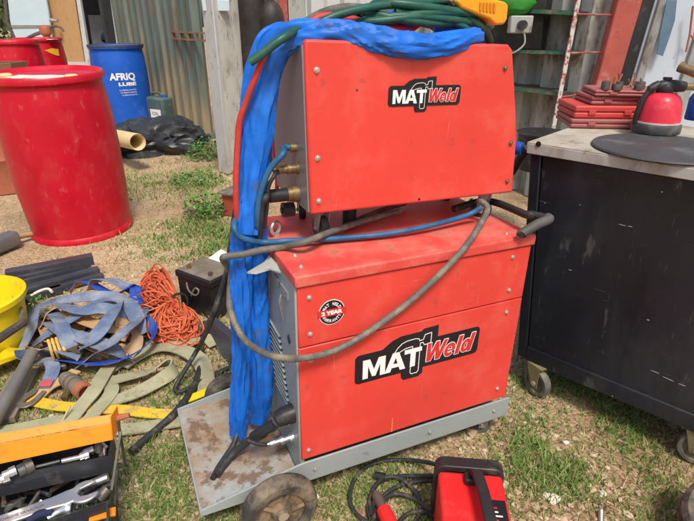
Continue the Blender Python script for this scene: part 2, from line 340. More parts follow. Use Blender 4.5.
# grass density from photo patches
patches = [(Z(u, v), r, d) for u, v, r, d in [
    (170, 470, .26, 1.0), (150, 520, .25, 1.0), (215, 520, .2, .7), (30, 405, .28, .7), (190, 385, .2, .8), (150, 350, .2, .5), (100, 380, .25, .4), (215, 345, .2, .9),
    (565, 390, .2, .9), (620, 418, .2, .7), (545, 465, .17, 1), (530, 420, .2, .6), (600, 455, .12, .4), (640, 415, .2, .35), (575, 500, .2, .2), (520, 500, .16, .35),
    (400, 505, .22, .75), (350, 500, .18, .5), (650, 505, .2, .3), (205, 235, .34, 1), (192, 182, .42, 1), (205, 155, .35, .8), (138, 182, .32, .8), (225, 300, .2, .6), (160, 300, .12, .3),
    (172, 165, .3, .25), (120, 345, .3, .3), (30, 300, .25, .4), (440, 455, .18, .25), (160, 240, .3, .2)]]
def dens(p):
    d = 0
    for c, r, w in patches:
        q = (p - c).length / r
        if q < 1.6: d = max(d, w * math.exp(-q * q * 1.1))
    return d * (.35 + 1.5 * max(0, noise.noise(V3((p.x * 6, p.y * 6, 1))) + .35)) + .02
gr, dr = MB(), MB()
def blade(mb, p, h, w, lean):
    a = random.uniform(0, 6.283); s = V3((math.cos(a), math.sin(a), 0)); b = random.uniform(0, 6.283)
    l = V3((math.cos(b), math.sin(b), 0)) * lean
    m = p + l * .35 + V3((0, 0, h * .6)); t = p + l + V3((0, 0, h))
    mb.add([p - s * w, p + s * w, m + s * w * .75, m - s * w * .75, t], [(0, 1, 2, 3), (3, 2, 4)])
cnt = 0; tries = 0
while cnt < 25000 and tries < 500000:
    tries += 1
    u, v = random.uniform(-30, 720), 120 + 420 * random.random() ** .75
    p = Z(u, v)
    if random.random() > dens(p): continue
    p.z = gz_(p.x, p.y); q = p.length
    h = random.uniform(.008, .030) * (1 + .3 * min(q, 4) / 4); cnt += 1
    if random.random() < .15: blade(dr, p, h * .6, .0012 + .0003 * q, h * 1.4)
    else: blade(gr, p, h, .0011 + .0005 * q, h * random.uniform(.3, 1.1))
far = 0
while far < 3600:
    u, v = random.uniform(110, 245), random.uniform(135, 262); p = Z(u, v)
    if random.random() > max(0, dens(p) - .05): 
        far += .02; continue
    p.z = gz_(p.x, p.y); far += 1; blade(gr, p, random.uniform(.012, .04), .0032, random.uniform(.01, .04))
tag(obj('grass', gr, m_grass), 'short green grass growing in patches over the gravel', 'grass', kind='stuff')
tag(obj('dry_grass', dr, m_dry), 'dry straw coloured grass stems scattered on the ground', 'grass', kind='stuff')
ico = bmesh.new(); bmesh.ops.create_icosphere(ico, subdivisions=1, radius=1); iv = [v.co.copy() for v in ico.verts]; iff = [tuple(v.index for v in f.verts) for f in ico.faces]; ico.free()
pb = MB()
for i in range(19000):
    u, v = random.uniform(-30, 720), 140 + 400 * random.random() ** .8
    p = Z(u, v); nz = noise.noise(V3((p.x * 3, p.y * 3, 8)))
    if random.random() > .55 + nz * .9: continue
    s = random.choice([.003, .003, .004, .004, .005, .006, .007, .009, .012]) * random.uniform(.7, 1.15)
    if random.random() < .008: s *= 1.7
    p.z = gz_(p.x, p.y) + s * .2
    mt = Matrix.Translation(p) @ Euler((random.uniform(-.3, .3), random.uniform(-.3, .3), random.uniform(0, 6))).to_matrix().to_4x4() @ Matrix.Diagonal((s * random.uniform(.8, 1.4), s, s * random.uniform(.5, .8), 1))
    pb.add([a * (1 + .25 * noise.noise(a * 2 + V3((i, 0, 0)))) for a in iv], iff, mat=mt)
tag(obj('pebbles', pb, m_peb), 'brown and cream pebbles strewn over the yard', 'gravel', kind='stuff')

def weed(name, c, r, h, nn, label, cat, mat=m_weed, leaf=.022, group=None):
    mb = MB(); st = MB()
    for i in range(nn):
        a = random.uniform(0, 6.283); q = r * math.sqrt(random.random()); z = h * random.random() * (1 - .5 * (q / r) ** 2)
        p = c + V3((math.cos(a) * q, math.sin(a) * q, z + .005)); l = leaf * random.uniform(.6, 1.3); b = random.uniform(0, 6.283)
        d = V3((math.cos(b), math.sin(b), random.uniform(-.2, .9))).normalized() * l; s = d.cross(V3((random.uniform(-.5, .5), random.uniform(-.5, .5), 1))).normalized() * l * .22
        mb.add([p, p + d * .5 + s, p + d, p + d * .5 - s], [(0, 1, 2, 3)])
    for i in range(max(4, nn // 30)):
        a = random.uniform(0, 6.283); st.tube([c + V3((math.cos(a), math.sin(a), 0)) * r * .15, c + V3((math.cos(a) * r * .5, math.sin(a) * r * .5, h * random.uniform(.6, .95)))], [.003, .0012], 5)
    e = empty(name, c, label=label, cat=cat, group=group); obj('leaves', mb, mat, e); obj('stem', st, mat, e); return e
weed('weed', Z(207, 214), .16, .15, 420, 'bushy green weed growing by the small red box', 'plant', leaf=.04)
weed('weed', Z(206, 158), .17, .2, 260, 'green weed growing at the foot of the corrugated wall', 'plant', leaf=.05)
weed('weed', Z(196, 182), .22, .07, 260, 'low spread of fresh green weed on bare sand', 'plant', leaf=.04)
weed('weed', Z(33, 322), .07, .16, 60, 'thin stalky weed growing beside the yellow tub', 'plant', leaf=.035)
gt = MB()
for i in range(230):
    a = random.uniform(0, 6.283); q = .105 * math.sqrt(random.random()); p = Z(542, 470) + V3((math.cos(a) * q * 1.3, math.sin(a) * q, 0))
    blade(gt, p, random.uniform(.02, .065), .002, random.uniform(.02, .06))
tag(obj('grass_tuft', gt, M('fresh_grass', (.09, .17, .03), .55, island=.8, col2=(.24, .34, .08), bump=0)), 'lush tuft of long green grass in the gravel before the black cabinet', 'grass tuft')

# ---- hedge far left
hm = MB()
for i in range(2600):
    p = V3((random.uniform(-13, -7.0), random.uniform(13.5, 15.5), 0)); p.z = random.random() ** .8 * (1.7 + .6 * noise.noise(p * .8)); l = random.uniform(.08, .17)
    d = noise.random_unit_vector() * l; s = d.cross(noise.random_unit_vector()).normalized() * l * .45
    hm.add([p - d, p + s, p + d, p - s], [(0, 1, 2, 3)])
he = empty('hedge', (-10, 14.5, 0), label='green hedge beyond the open caravan at the far left', cat='hedge'); obj('foliage', hm, m_hedge, he)
hs = MB()
for x in range(-13, -6): hs.tube([(x, 14.5, 0), (x + .1, 14.5, 1.2)], [.05, .02], 6)
obj('stem', hs, m_wood, he)

# ---- corrugated container wall on the left
def corr_wall(mb, a, b, z0, z1, pitch=.28, dep=.036, th=.003, nrm=None):
    a, b = V3(a), V3(b); d = (b - a); Ln = d.length; d.normalize(); nr = nrm or V3((d.y, -d.x, 0))
    prof = []; x = 0
    while x < Ln:
        for fx, h in ((0, 0), (.25, 0), (.375, 1), (.75, 1), (.875, 0)):
            if x + fx * pitch < Ln: prof.append((x + fx * pitch, h * dep))
        x += pitch
    prof.append((Ln, 0))
    N = len(prof); vs = []
    for q, h in prof:
        p = a + d * q
        for off, z in ((h, z0), (h, z1), (h - th, z1), (h - th, z0)): vs.append(V3((p.x, p.y, z)) + nr * off)
    fs = []
    for i in range(N - 1):
        for q in range(4): fs.append((i * 4 + q, (i + 1) * 4 + q, (i + 1) * 4 + (q + 1) % 4, i * 4 + (q + 1) % 4))
    fs += [(0, 1, 2, 3), tuple((N - 1) * 4 + q for q in (3, 2, 1, 0))]
    return mb.add(vs, fs)
w0 = Z(214, 138); wd = V3((-.60, .80, 0)); wn = V3((-.80, -.60, 0)); w1 = w0 + wd * 3.15
def splash_material():
    m = M('faded_green_corrugated_paint_with_sand', (.125, .16, .135), .6, var=.3, scale=3, dirt=(.25, .25, .21), amt=.28, dscale=3, dsharp=.25, dirt2=(.20, .10, .05), amt2=.2, dscale2=8, stretch=(1, 1, .22))
    nt = m.node_tree; L = nt.links.new; b = nt.nodes['Principled BSDF']; src = b.inputs['Base Color'].links[0].from_socket
    tc = nd(nt, 'ShaderNodeTexCoord'); sx = nd(nt, 'ShaderNodeSeparateXYZ'); L(tc.outputs['Object'], sx.inputs[0])
    mp = nd(nt, 'ShaderNodeMapping'); mp.inputs['Scale'].default_value = (5, 5, .7); L(tc.outputs['Object'], mp.inputs['Vector'])
    n = nd(nt, 'ShaderNodeTexNoise', Scale=1.6, Detail=5.0); L(mp.outputs[0], n.inputs['Vector'])
    a = nd(nt, 'ShaderNodeMath', operation='MULTIPLY_ADD'); L(n.outputs[0], a.inputs[0]); a.inputs[1].default_value = -2.6; L(sx.outputs[2], a.inputs[2])
    r = nd(nt, 'ShaderNodeMapRange'); r.inputs[1].default_value = -.38; r.inputs[2].default_value = -1.1; r.inputs[4].default_value = .75; L(a.outputs[0], r.inputs[0])
    mx = nd(nt, 'ShaderNodeMix', data_type='RGBA'); L(r.outputs[0], mx.inputs[0]); L(src, mx.inputs[6]); mx.inputs[7].default_value = (.40, .295, .17, 1)
    L(mx.outputs[2], b.inputs['Base Color']); return m
corr_mat = splash_material()
cw = empty('corrugated_wall', w0, label='faded green corrugated steel wall with rust and sand stains', cat='wall')
obj('wall_sheet', corr_wall(MB(), w0, w1, 0.02, 2.7, .26, .075, nrm=wn), corr_mat, cw)
rb = MB(); rb.prism([(0, -.05), (3.15, -.05), (3.15, .05), (0, .05)], w0 + V3((0, 0, 2.72)), wd, wn, (0, 0, .1)); rb.prism([(0, -.05), (3.15, -.05), (3.15, .045), (0, .045)], w0, wd, wn, (0, 0, .05)); obj('frame_rail', rb, m_corr, cw)
vt = MB(); va = onplane(172.6, 31, w0 + wn * .078, wn); vb = onplane(208, 35, w0 + wn * .078, wn); vd = (vb - va); vl = vd.length; vd = V3((vd.x, vd.y, 0)).normalized(); va.z = (va.z + vb.z) / 2
for z in (-.004, -.075): vt.prism([(0, 0), (vl, 0), (vl, .018), (0, .018)], va + V3((0, 0, z)), vd, (0, 0, 1), wn * .02)
for k in range(5): vt.prism([(k * vl / 4.2, -.062), (k * vl / 4.2 + .03, -.062), (k * vl / 4.2 + .03, -.003), (k * vl / 4.2, -.003)], va, vd, (0, 0, 1), wn * .018)
obj('lashing_rail', vt, M('tan_rust', (.30, .17, .085), .8, dirt=(.2, .09, .05), amt=.3), cw, label='rusty slotted rail across the wall')
# rest of that container's back (closes it as a volume)
# ---- weathered white door leaf standing at the wall's end
lf = empty('door_leaf', Z(222, 172), label='weathered white door leaf with peeling paint standing beside gas cylinders', cat='door')
la, lb, lc = Z(219, 172), Z(229, 175), Z(241, 170)
mb = MB(); hgt = V3((0, 0, 2.1))
def slab(mb, a, b, z0, z1, th, back=V3((.3, .95, 0))):
    a, b = V3(a), V3(b); bk = back.normalized() * th
    return mb.hexa([V3((p.x, p.y, z0)) for p in (a, b, b + bk, a + bk)], [V3((p.x, p.y, z1)) for p in (a, b, b + bk, a + bk)])
obj('edge_post', slab(MB(), la, lb, 0, 2.1, .12), m_whit, lf, bevel=.008)
obj('panel', slab(MB(), lb + V3((.004, .03, 0)), lc + V3((.06, .04, 0)), 0.02, 2.1, .05), m_peel, lf, bevel=.004)
hb = MB(); p = Y(212, 4, la.y - .01); hb.box((p.x - .07, p.y - .03, p.z - .05), (p.x + .14, p.y, p.z + .03)); obj('hinge_plate', hb, m_cara, lf, bevel=.004)

# ---- gas cylinders
def gas_cylinder(px, pv_top, t_y, rad, label):
    p = Y(px, pv_top, t_y); zt = p.z
    e = empty('gas_cylinder', (p.x, p.y, 0), label=label, cat='gas cylinder', group='dark gas cylinders behind the welding set')
    pr = [(.001, .01), (rad * .9, .01), (rad, .04), (rad, zt - .22)] + [(rad * math.cos(R(a)), zt - .22 + .16 * math.sin(R(a))) for a in (15, 30, 45, 60, 72)] + [(.036, zt - .055), (.036, zt), (.001, zt)]
    obj('body', MB().lathe(pr, 40), m_cyl, e, world=False)
    v = MB(); v.cyl((0, 0, zt), (0, 0, zt + .09), .016); v.cyl((-.03, 0, zt + .05), (.03, 0, zt + .05), .011); v.cyl((0, 0, zt + .09), (0, 0, zt + .105), .028, 12); obj('valve', v, m_brass, e, world=False)
    return e
gas_cylinder(249, -30, 4.75, .112, 'dark brown gas cylinder next to the weathered door leaf')
gas_cylinder(269.5, -9, 4.75, .112, 'dark gas cylinder right of the brown one, rounded shoulder below pale light')

# ---- white container end behind the welding set
we = empty('white_container', (.2, 5.6, 0), label='white painted container side with red corner post behind the welding set', cat='container')
wa, wb = V3((-.72, 5.25, 0)), V3((1.6, 5.5, 0))
obj('wall_sheet', corr_wall(MB(), wa + V3((.28, .03, 0)), wb, .02, 2.7, .30, .05), m_whit, we)
obj('corner_post', slab(MB(), Y(280, 40, 5.22), Y(289, 40, 5.22), 0, 2.7, .12, V3((0, 1, 0))), m_rpost, we, bevel=.01)
obj('beige_panel', slab(MB(), Y(289.6, 40, 5.22), Y(306, 40, 5.235), .02, 2.7, .06, V3((0, 1, 0))), m_gcor, we, bevel=.004)
obj('back_wall', slab(MB(), wa + V3((.02, .32, 0)), wb + V3((0, .3, 0)), 0, 2.7, .05, V3((0, 1, 0))), m_whit, we)

# ---- container interior with shelves on the right
q0 = V3((1.66, 3.46, 0)); qd = V3((-.46, .888, 0)).normalized(); qn = V3((-qd.y, qd.x, 0)) ; qn = V3((-.888, -.46, 0)).normalized()
ci = empty('open_container', q0, label='open grey container with rusty corrugated inner wall and red door post', cat='container')
obj('inner_wall', corr_wall(MB(), q0 + qd * .08, q0 + qd * 2.5, 0, 2.6, .24, .07, nrm=qn), m_gcor, ci)
def qpix(u, v, off=.05): return onplane(u, v, q0 + qn * off, qn)
pa, pb_ = Y(605, 35, 3.42), Y(630, 35, 3.42)
obj('door_post', MB().hexa([V3((1.49, 3.42, 0)), V3((1.61, 3.40, 0)), V3((1.64, 3.5, 0)), V3((1.50, 3.52, 0))], [V3((1.69, 3.42, 2.6)), V3((1.84, 3.40, 2.6)), V3((1.86, 3.5, 2.6)), V3((1.70, 3.52, 2.6))]), m_rpost, ci, bevel=.008)
obj('dark_gap_strip', MB().hexa([V3((1.615, 3.42, 0)), V3((1.69, 3.41, 0)), V3((1.70, 3.5, 0)), V3((1.64, 3.505, 0))], [V3((1.845, 3.42, 2.6)), V3((1.925, 3.41, 2.6)), V3((1.93, 3.5, 2.6)), V3((1.865, 3.505, 2.6))]), m_black, ci)  # black strip added: shade of the gap beside the doors put in as colour
fl = MB(); fl.prism([(.02, -.02), (2.5, -.02), (2.5, 1.4), (.02, 1.4)], q0 + V3((0, 0, .12)), qd, V3((-qd.y, qd.x, 0)) * -1, (0, 0, -.1)); 
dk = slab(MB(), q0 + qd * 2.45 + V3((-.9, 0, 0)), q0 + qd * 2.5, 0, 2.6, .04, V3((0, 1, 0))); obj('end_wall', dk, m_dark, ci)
# steel shelf rack along the wall
sr = empty('shelf_rack', q0 + qd * .6 + qn * .2, label='steel shelf rack with green rails and a flaking red post', cat='shelf')
def lean_bar(mb, a, b, w):
    d = (b - a).normalized(); s = d.cross(V3((0, 1, 0))).normalized() * w; k = V3((0, 1, 0)) * w * .6
    return mb.hexa([a - s - k, a + s - k, a + s + k, a - s + k], [b - s - k, b + s - k, b + s + k, b - s + k])
P0, P1 = Y(548, 190, 3.55), Y(584, -20, 3.55)
P0 = Y(552, 172, 3.55)
obj('post', lean_bar(MB(), V3((P0.x - .06, 3.55, 0)), P1 + (P1 - P0) * .25, .0125), M('flaking_red_white_paint', (.36, .07, .055), .6, var=.2, dirt=(.60, .58, .53), amt=.5, dscale=14, dsharp=.06, dirt2=(.08, .05, .04), amt2=.15, dscale2=20), sr)
for (a, b, tt) in (((478, 51), (571, 53), .02), ((478, 85), (563, 94.5), .02), ((478, 9), (577, 13.5), .022)):
    A, B = Y(*a, 4.05), Y(*b, 3.56)
    obj('rail', MB().tube([A, B], tt * .75, 4), m_rail, sr)
    k = V3((.0, .0, .012)); back = V3((.25, .12, 0))
    A2, B2 = A + V3((0, 0, .0)), B
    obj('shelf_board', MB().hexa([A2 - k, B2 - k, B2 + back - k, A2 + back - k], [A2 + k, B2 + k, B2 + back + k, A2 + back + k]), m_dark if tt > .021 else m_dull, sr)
for (a, b) in (((577, 14), (612, 15)), ((571, 53), (606, 52)), ((562, 97), (598, 92))):
    A, B = Y(*a, 3.54), Y(*b, 3.46); obj('cross_rod', MB().tube([A, B], .006, 6), m_rpost, sr)
A1_, B1_ = Y(476, 4, 4.12), Y(541, 10, 3.78); A2_, B2_ = Y(476, 47, 4.12), Y(541, 49, 3.78); bk_ = V3((.02, .04, 0))
obj('shade_board', MB().hexa([A2_, B2_, B2_ + bk_, A2_ + bk_], [A1_ + V3((0, 0, .3)), B1_ + V3((0, 0, .3)), B1_ + bk_ + V3((0, 0, .3)), A1_ + bk_ + V3((0, 0, .3))]), M('painted_shelf_shade', (.05, .048, .045), .8, var=.4, dirt=(.12, .10, .08), amt=.3), sr)  # added dark board: shade inside the upper shelf painted as near-black colour
# contents
bgm = MB()
for i in range(9):
    pass
bag = MB(); c0 = Y(516, 3, 3.75); rg = []
for i in range(9):
    th_ = i / 8 * math.pi
    rg.append([c0 + V3((math.cos(a) * .12 * math.sin(th_) * (1 + .2 * noise.noise(V3((a, th_, 0)))) + .001, math.sin(a) * .07 * math.sin(th_), -.075 * math.cos(th_) + .02 * noise.noise(V3((a * 2, th_ * 3, 4))))) for a in [k / 14 * 6.283 for k in range(14)]])
bag.rings(rg); tag(obj('cloth_bag', bag, m_lime), 'bright green cloth bag on the top shelf', 'bag')
so = empty('socket_box', Y(520, 32, 3.70), label='small white power socket box below the green bag', cat='socket')
p = Y(520, 24, 3.72); obj('housing', MB().box((p.x - .07, p.y - .03, p.z - .055), (p.x + .075, p.y + .04, p.z + .05)), m_edge, so, bevel=.008)
obj('plug', MB().cyl((p.x + .0, p.y - .031, p.z - .005), (p.x, p.y - .075, p.z - .005), .028), m_black, so)
obj('cable', MB().tube(smooth([(p.x + .03, p.y - .02, p.z - .055), (p.x + .035, p.y - .03, p.z - .12), (p.x - .02, p.y - .02, p.z - .17), (p.x - .08, p.y, p.z - .18)]), .006, 8), m_edge, so)
# white-blue doors at far right
wdr = empty('container_door', V3((2.1, 3.3, 0)), label='pale blue white container doors with dark paint smear', cat='door')
def lean_slab(x0, x1, y, lean, z0, z1, th): return MB().hexa([V3((x0 + lean * z0, y, z0)), V3((x1 + lean * z0, y - .03, z0)), V3((x1 + lean * z0, y + th, z0)), V3((x0 + lean * z0, y + th, z0))], [V3((x0 + lean * z1, y, z1)), V3((x1 + lean * z1, y - .03, z1)), V3((x1 + lean * z1, y + th, z1)), V3((x0 + lean * z1, y + th, z1))])
obj('panel', lean_slab(1.69, 2.01, 3.40, .085, 0, 2.6, .05), m_wdoor, wdr, bevel=.006)
obj('panel', lean_slab(2.016, 3.2, 3.37, .085, 0, 2.6, .05), m_wdoor, wdr, bevel=.006)
obj('edge_strip', lean_slab(1.965, 2.03, 3.345, .085, 0, 2.6, .02), m_edge, wdr, bevel=.004)
obj('edge_strip', lean_slab(1.70, 1.735, 3.375, .085, 0, 2.6, .02), m_edge, wdr, bevel=.004)
sm_ = MB(); sp = [Y(666, 0, 3.345), Y(676, 0, 3.345), Y(674, 20, 3.345), Y(669, 36, 3.345), Y(662, 56, 3.345), Y(656, 54, 3.345), Y(660, 30, 3.345)]
sm_.prism([(q.x, q.z) for q in sp], (0, 3.335, 0), (1, 0, 0), (0, 0, 1), (0, .004, 0)); obj('paint_smear', sm_, M('dark_blue_smear', (.10, .17, .24), .6), wdr)
rs_ = MB(); rs_.tube([Y(693, 6, 3.33), Y(690, 34, 3.33), Y(686, 52, 3.33)], .006, 5); rs_.tube([Y(690, 34, 3.33), Y(694, 40, 3.33)], .005, 5); obj('rust_streak', rs_, m_drust, wdr)

# ---- caravan at the far left
cv = empty('caravan', (-6, 9.8, 0), label='white caravan with open doorway and plywood door panel', cat='caravan')
yc = 9.7
def cpx(u, v, y=yc): return Y(u, v, y)
def quad(mb, pts, y, th):   # pixel outline on the plane y, thickness backward
    ps = [Y(u, v, y) for u, v in pts]; return mb.prism([(p.x, p.z) for p in ps], (0, y, 0), (1, 0, 0), (0, 0, 1), (0, th, 0))
obj('door', quad(MB(), [(4, -30), (10, 22), (16, 45), (53, 45), (48, 10), (40, -30)], yc - .25, .05), m_cara, cv, bevel=.01)
obj('door_seam', quad(MB(), [(8.5, 25), (9, 28), (51, 27.5), (50.5, 25)], yc - .26, .008), m_steel, cv)
obj('door_edge', quad(MB(), [(0.5, -30), (5, 22), (14, 40), (16, 40), (8, 20), (4, -30)], yc - .27, .03), m_dull, cv)
obj('plywood_door', quad(MB(), [(38, -30), (45, 0), (58, 64), (85, 64), (75, 0), (71, -30)], yc - .1, .03), m_ply, cv, bevel=.004)
obj('door_frame', quad(MB(), [(72, -30), (76, 0), (86, 68), (91, 66), (80, 0), (76, -30)], yc - .13, .08), m_whit, cv, bevel=.008)
obj('door_frame', quad(MB(), [(105, -30), (110, 0), (117, 50), (121, 50), (114, 0), (109, -30)], 8.9, .06), m_whit, cv, bevel=.008)
obj('sill', quad(MB(), [(58, 62), (58.5, 65), (92, 66), (92, 62)], yc - .12, .3), m_whit, cv)
obj('handle', MB().tube([cpx(50, 20, yc - .3), cpx(56, 20.5, yc - .3), cpx(57, 20.5, yc - .22)], .03, 8), m_steel, cv)
bx = MB(); xl, xr = -6.1, -4.15
bx.box((xl, yc + 2.0, .45), (xr, yc + 2.05, 2.7)); bx.box((xl - .0, yc, .42), (xr, yc + 2.0, .47)); bx.box((xl - .1, yc + .05, 2.7), (xr, yc + 2.05, 2.75)); bx.box((xr, yc, .42), (xr + .05, yc + 2.05, 2.7))
obj('body', bx, m_dark, cv)
obj('interior_panel', quad(MB(), [(88, 15), (93, 48), (118, 48), (112, 15)], yc + 1.2, .03), M('grey_inner_panel', (.22, .22, .23), .7), cv)
for k, x in enumerate((-6.4, -4.6)): obj('road_wheel', MB().lathe([(.1, -.09), (.29, -.09), (.31, -.05), (.31, .05), (.29, .09), (.1, .09)], 28, Matrix.Translation((x, yc + .4, .31)) @ Matrix.Rotation(R(90), 4, 'X')), m_tyre, cv)
tag(obj('fabric_chair', quad(MB(), [(99, 32), (100, 43), (116, 43), (114, 32)], yc + .6, .4), m_navy, bevel=.06), 'dark navy padded seat inside the caravan doorway', 'seat')

# ================================================================== DRUMS
def drum(name, base, hgt, rad, mat, label, group, lid='flat', parts=True):
    e = empty(name, base, label=label, cat='drum', group=group); h = hgt; r = rad
    pr = [(.001, 0.004), (r * .86, .004), (r * .955, .0), (r * .965, .012), (r * .965, .03), (r * .93, .045), (r * .95, .12), (r * .985, .3 * h), (r * 1.0, .52 * h), (r * .99, .72 * h), (r * .955, .86 * h), (r * .925, .925 * h), (r * .92, .945 * h),
          (r * .955, .955 * h), (r * .985, .962 * h), (r * .99, .985 * h), (r * .965, .997 * h), (r * .93, .99 * h), (r * .9, .975 * h), (r * .88, .972 * h), (.001, .976 * h)]
    obj('body', MB().lathe(pr, 64), mat, e, world=False)
    return e
d1 = drum('plastic_drum', (-1.705, 3.157, 0), .965, .312, m_dred, 'large red plastic drum nearest the camera with torn paper label on its lid', 'red plastic drums')
d1.rotation_euler = (R(2.5), 0, 0)
zt = .965 * .976
pl_ = [(-.17, -.05), (-.12, -.075), (-.02, -.07), (.09, -.085), (.17, -.05), (.15, .03), (.04, .05), (-.06, .04), (-.15, .055)]
obj('paper_label', MB().prism(pl_, (0, -.05, zt - .001), (1, 0, 0), (0, 1, 0), (0, 0, .003)), m_pap, d1, world=False)
for a, rr in ((-28, .22), (200, .20)):
    bx_ = (rr * math.cos(R(a)), rr * math.sin(R(a)))
    obj('bung', MB().lathe([(.001, zt - .002), (.036, zt - .002), (.036, zt + .012), (.028, zt + .018), (.001, zt + .016)], 24, Matrix.Translation((bx_[0], bx_[1], 0))), m_cream, d1, world=False)
p2 = Y(11, 46, 6.35); d2 = drum('plastic_drum', (p2.x, 6.35, 0), 1.03, .305, m_dred, 'dark red plastic drum standing behind the rusty barrel at the left edge', 'red plastic drums')
p3 = Y(40, 42, 7.6); d3 = drum('plastic_drum', (p3.x - .02, 7.6, 0), 1.02, .30, m_dred, 'red plastic drum with yellow sticker and old hand pump on top', 'red plastic drums')
st = MB(); 
for i in range(2): pass
yk = [(-.10, .03), (.0, .05), (.09, .04), (.085, -.045), (.04, -.04)]
def wrap(mb, rad, ang0, zc, off=.003):   # bend flat x,y art round a drum, x along the circumference
    mb.v = [V3(((rad + off + p[2]) * math.cos(ang0 + p[0] / rad), (rad + off + p[2]) * math.sin(ang0 + p[0] / rad), zc + p[1])) for p in mb.v]; return mb
stk = MB().prism(yk, (0, 0, 0), (1, 0, 0), (0, 1, 0), (0, 0, .002)); wrap(stk, .296, R(-34), .84); obj('sticker', stk, M('yellow_sticker', (.8, .48, .02), .5), d3, world=False)
bl = Y(117, 60, 6.75)
d4 = drum('plastic_drum', (-2.775, 6.75, 0), .965, .318, m_dblue, 'tall blue plastic drum with white lettering beside the corrugated wall', None)
face = math.atan2(-6.75, 2.78) + R(4)
def art(parent, mb, x0, x1, y0, y1, mat, name='lettering', rad=.3165):
    # clockwise seen from outside: flat x runs with growing angle
    fit(mb, x0, x1, y0, y1); wrap(mb, rad, face, .60); obj(name, mb, mat, parent, world=False, sm=False)
art(d4, text_mesh('AFRIQ', .1, .0005, offset=.004), -.15, .14, -.03, .065, m_white)
art(d4, text_mesh('LUBE', .06, .0005, offset=.003), -.06, .14, -.08, -.04, m_white)
for k in range(3): art(d4, text_mesh('LUBRICANTS', .03, .0003), -.06 + .01 * k, .13, -.135 - .028 * k, -.120 - .028 * k, m_white, 'small_print')
obj('lid_ring', MB().lathe([(.30, .945), (.318, .945), (.318, .966), (.30, .966)], 48, closed=True), m_dull, d4, world=False)
# rusty barrel at the left edge, crate on it
rbx = Z(-14, 196); rbl = empty('steel_barrel', (rbx.x, rbx.y + .29, 0), label='faded terracotta steel barrel half hidden behind the big red drum', cat='barrel')
h_ = .72; pr = [(.001, .01), (.27, .01), (.29, .0), (.29, .02)]
for z in (.02, .22, .26, .30, .46, .50, .54, .70): pr.append((.30 if z in (.26, .50) else .285, z))
pr += [(.295, .71), (.295, .73), (.27, .725), (.001, .715)]
obj('body', MB().lathe(pr, 48), m_drust, rbl, world=False)
bp_ = Y(6, 76, rbx.y + .25); cr = MB(); z0 = .732
crt = empty('wooden_crate', (bp_.x, bp_.y, z0), label='small brown wooden crate sitting on the terracotta barrel', cat='crate')
zt2 = Y(6, 63, rbx.y + .15).z
zt2 = max(zt2, z0 + .1)
for (a, b) in (((-.16, -.1, 0), (.115, -.08, zt2 - z0)), ((-.16, .1, 0), (.115, .12, zt2 - z0)), ((-.16, -.08, 0), (-.14, .1, zt2 - z0)), ((.095, -.08, 0), (.115, .1, zt2 - z0)), ((-.14, -.08, 0), (.095, .1, .015))):
    obj('board', MB().box(a, b), M('brown_crate_board', (.22, .10, .05), .7, dirt=(.35, .22, .12), amt=.2), crt, world=False, bevel=.002)
obj('tag', MB().box((.045, -.103, (zt2 - z0) * .45), (.08, -.1005, (zt2 - z0) * .75)), m_pap, crt, world=False)
# hand pump on drum 3
hp = Y(46, 33, 7.5); hpz = 1.02 * .976
hpe = empty('hand_pump', (hp.x, 7.5, hpz), label='rusty brown hand pump with bent lever on a red drum', cat='pump')
mb = MB().lathe([(.001, 0), (.05, 0), (.055, .02), (.04, .04), (.07, .07), (.075, .13), (.05, .17), (.001, .18)], 20); obj('body', mb, m_drust, hpe, world=False)
obj('lever', MB().tube(smooth([(.03, 0, .12), (.12, 0, .16), (.2, 0, .15), (.24, 0, .10)]), .014, 8), m_dull, hpe, world=False)
obj('spout', MB().tube(smooth([(-.05, 0, .09), (-.15, 0, .06), (-.3, .0, .0), (-.36, 0, -.01)]), .022, 8), m_dull, hpe, world=False)
obj('paper', MB().box((-.18, -.1, .001), (.12, .06, .008)), m_pap, hpe, world=False)

# ---- jerrycan, plastic sheet, pipe, pole
jp = Z(162, 127); je = empty('jerrycan', jp, (0, 0, R(-30)), 'dull green plastic jerrycan with white label against the blue drum', 'jerrycan')
obj('body', MB().box((-.15, -.09, 0), (.17, .09, .37)), m_jer, je, world=False, bevel=.03, segs=3)
obj('label_sheet', MB().box((-.06, -.093, .05), (.12, -.0905, .23)), m_white, je, world=False)
obj('handle', MB().tube(smooth([(-.1, 0, .36), (-.08, 0, .41), (.06, 0, .41), (.08, 0, .36)]), .014, 8), m_jer, je, world=False)
obj('cap', MB().cyl((.12, 0, .37), (.12, 0, .40), .03), m_dblue, je, world=False)
obj('lettering', place(fit(text_mesh('OIL', .05, .0004), -.03, .09, .16, .20), (0, -.0935, 0), (1, 0, 0), (0, 0, 1), (0, -1, 0)), m_ink, je, world=False)
bmk = bmesh.new(); bmesh.ops.create_icosphere(bmk, subdivisions=5, radius=1); sv = MB(); c0 = Z(154, 148)
vs = []
for v in bmk.verts:
    p = v.co.copy(); q = p.copy()
    q2_ = q + noise.noise_vector(q * 1.2) * .5; f = 1 + .30 * noise.noise(q * 1.2 + V3((3, 1, 0))) + .34 * (1 - abs(noise.noise(q2_ * 1.5 + V3((0, 5, 2)))) * 3.0) * .7 + .15 * (1 - abs(noise.noise(q2_ * 2.4 + V3((1, 2, 7)))) * 3.2) * .6 + .045 * (1 - abs(noise.noise(q2_ * 5.0)) * 3)
    p = V3((p.x * .50 * f, p.y * .36 * f, max(-.02, p.z * .21 * f + .03))); p.rotate(Euler((0, 0, R(25)))); vs.append(c0 + p)
sv.add(vs, [tuple(v.index for v in f.verts) for f in bmk.faces]); bmk.free()
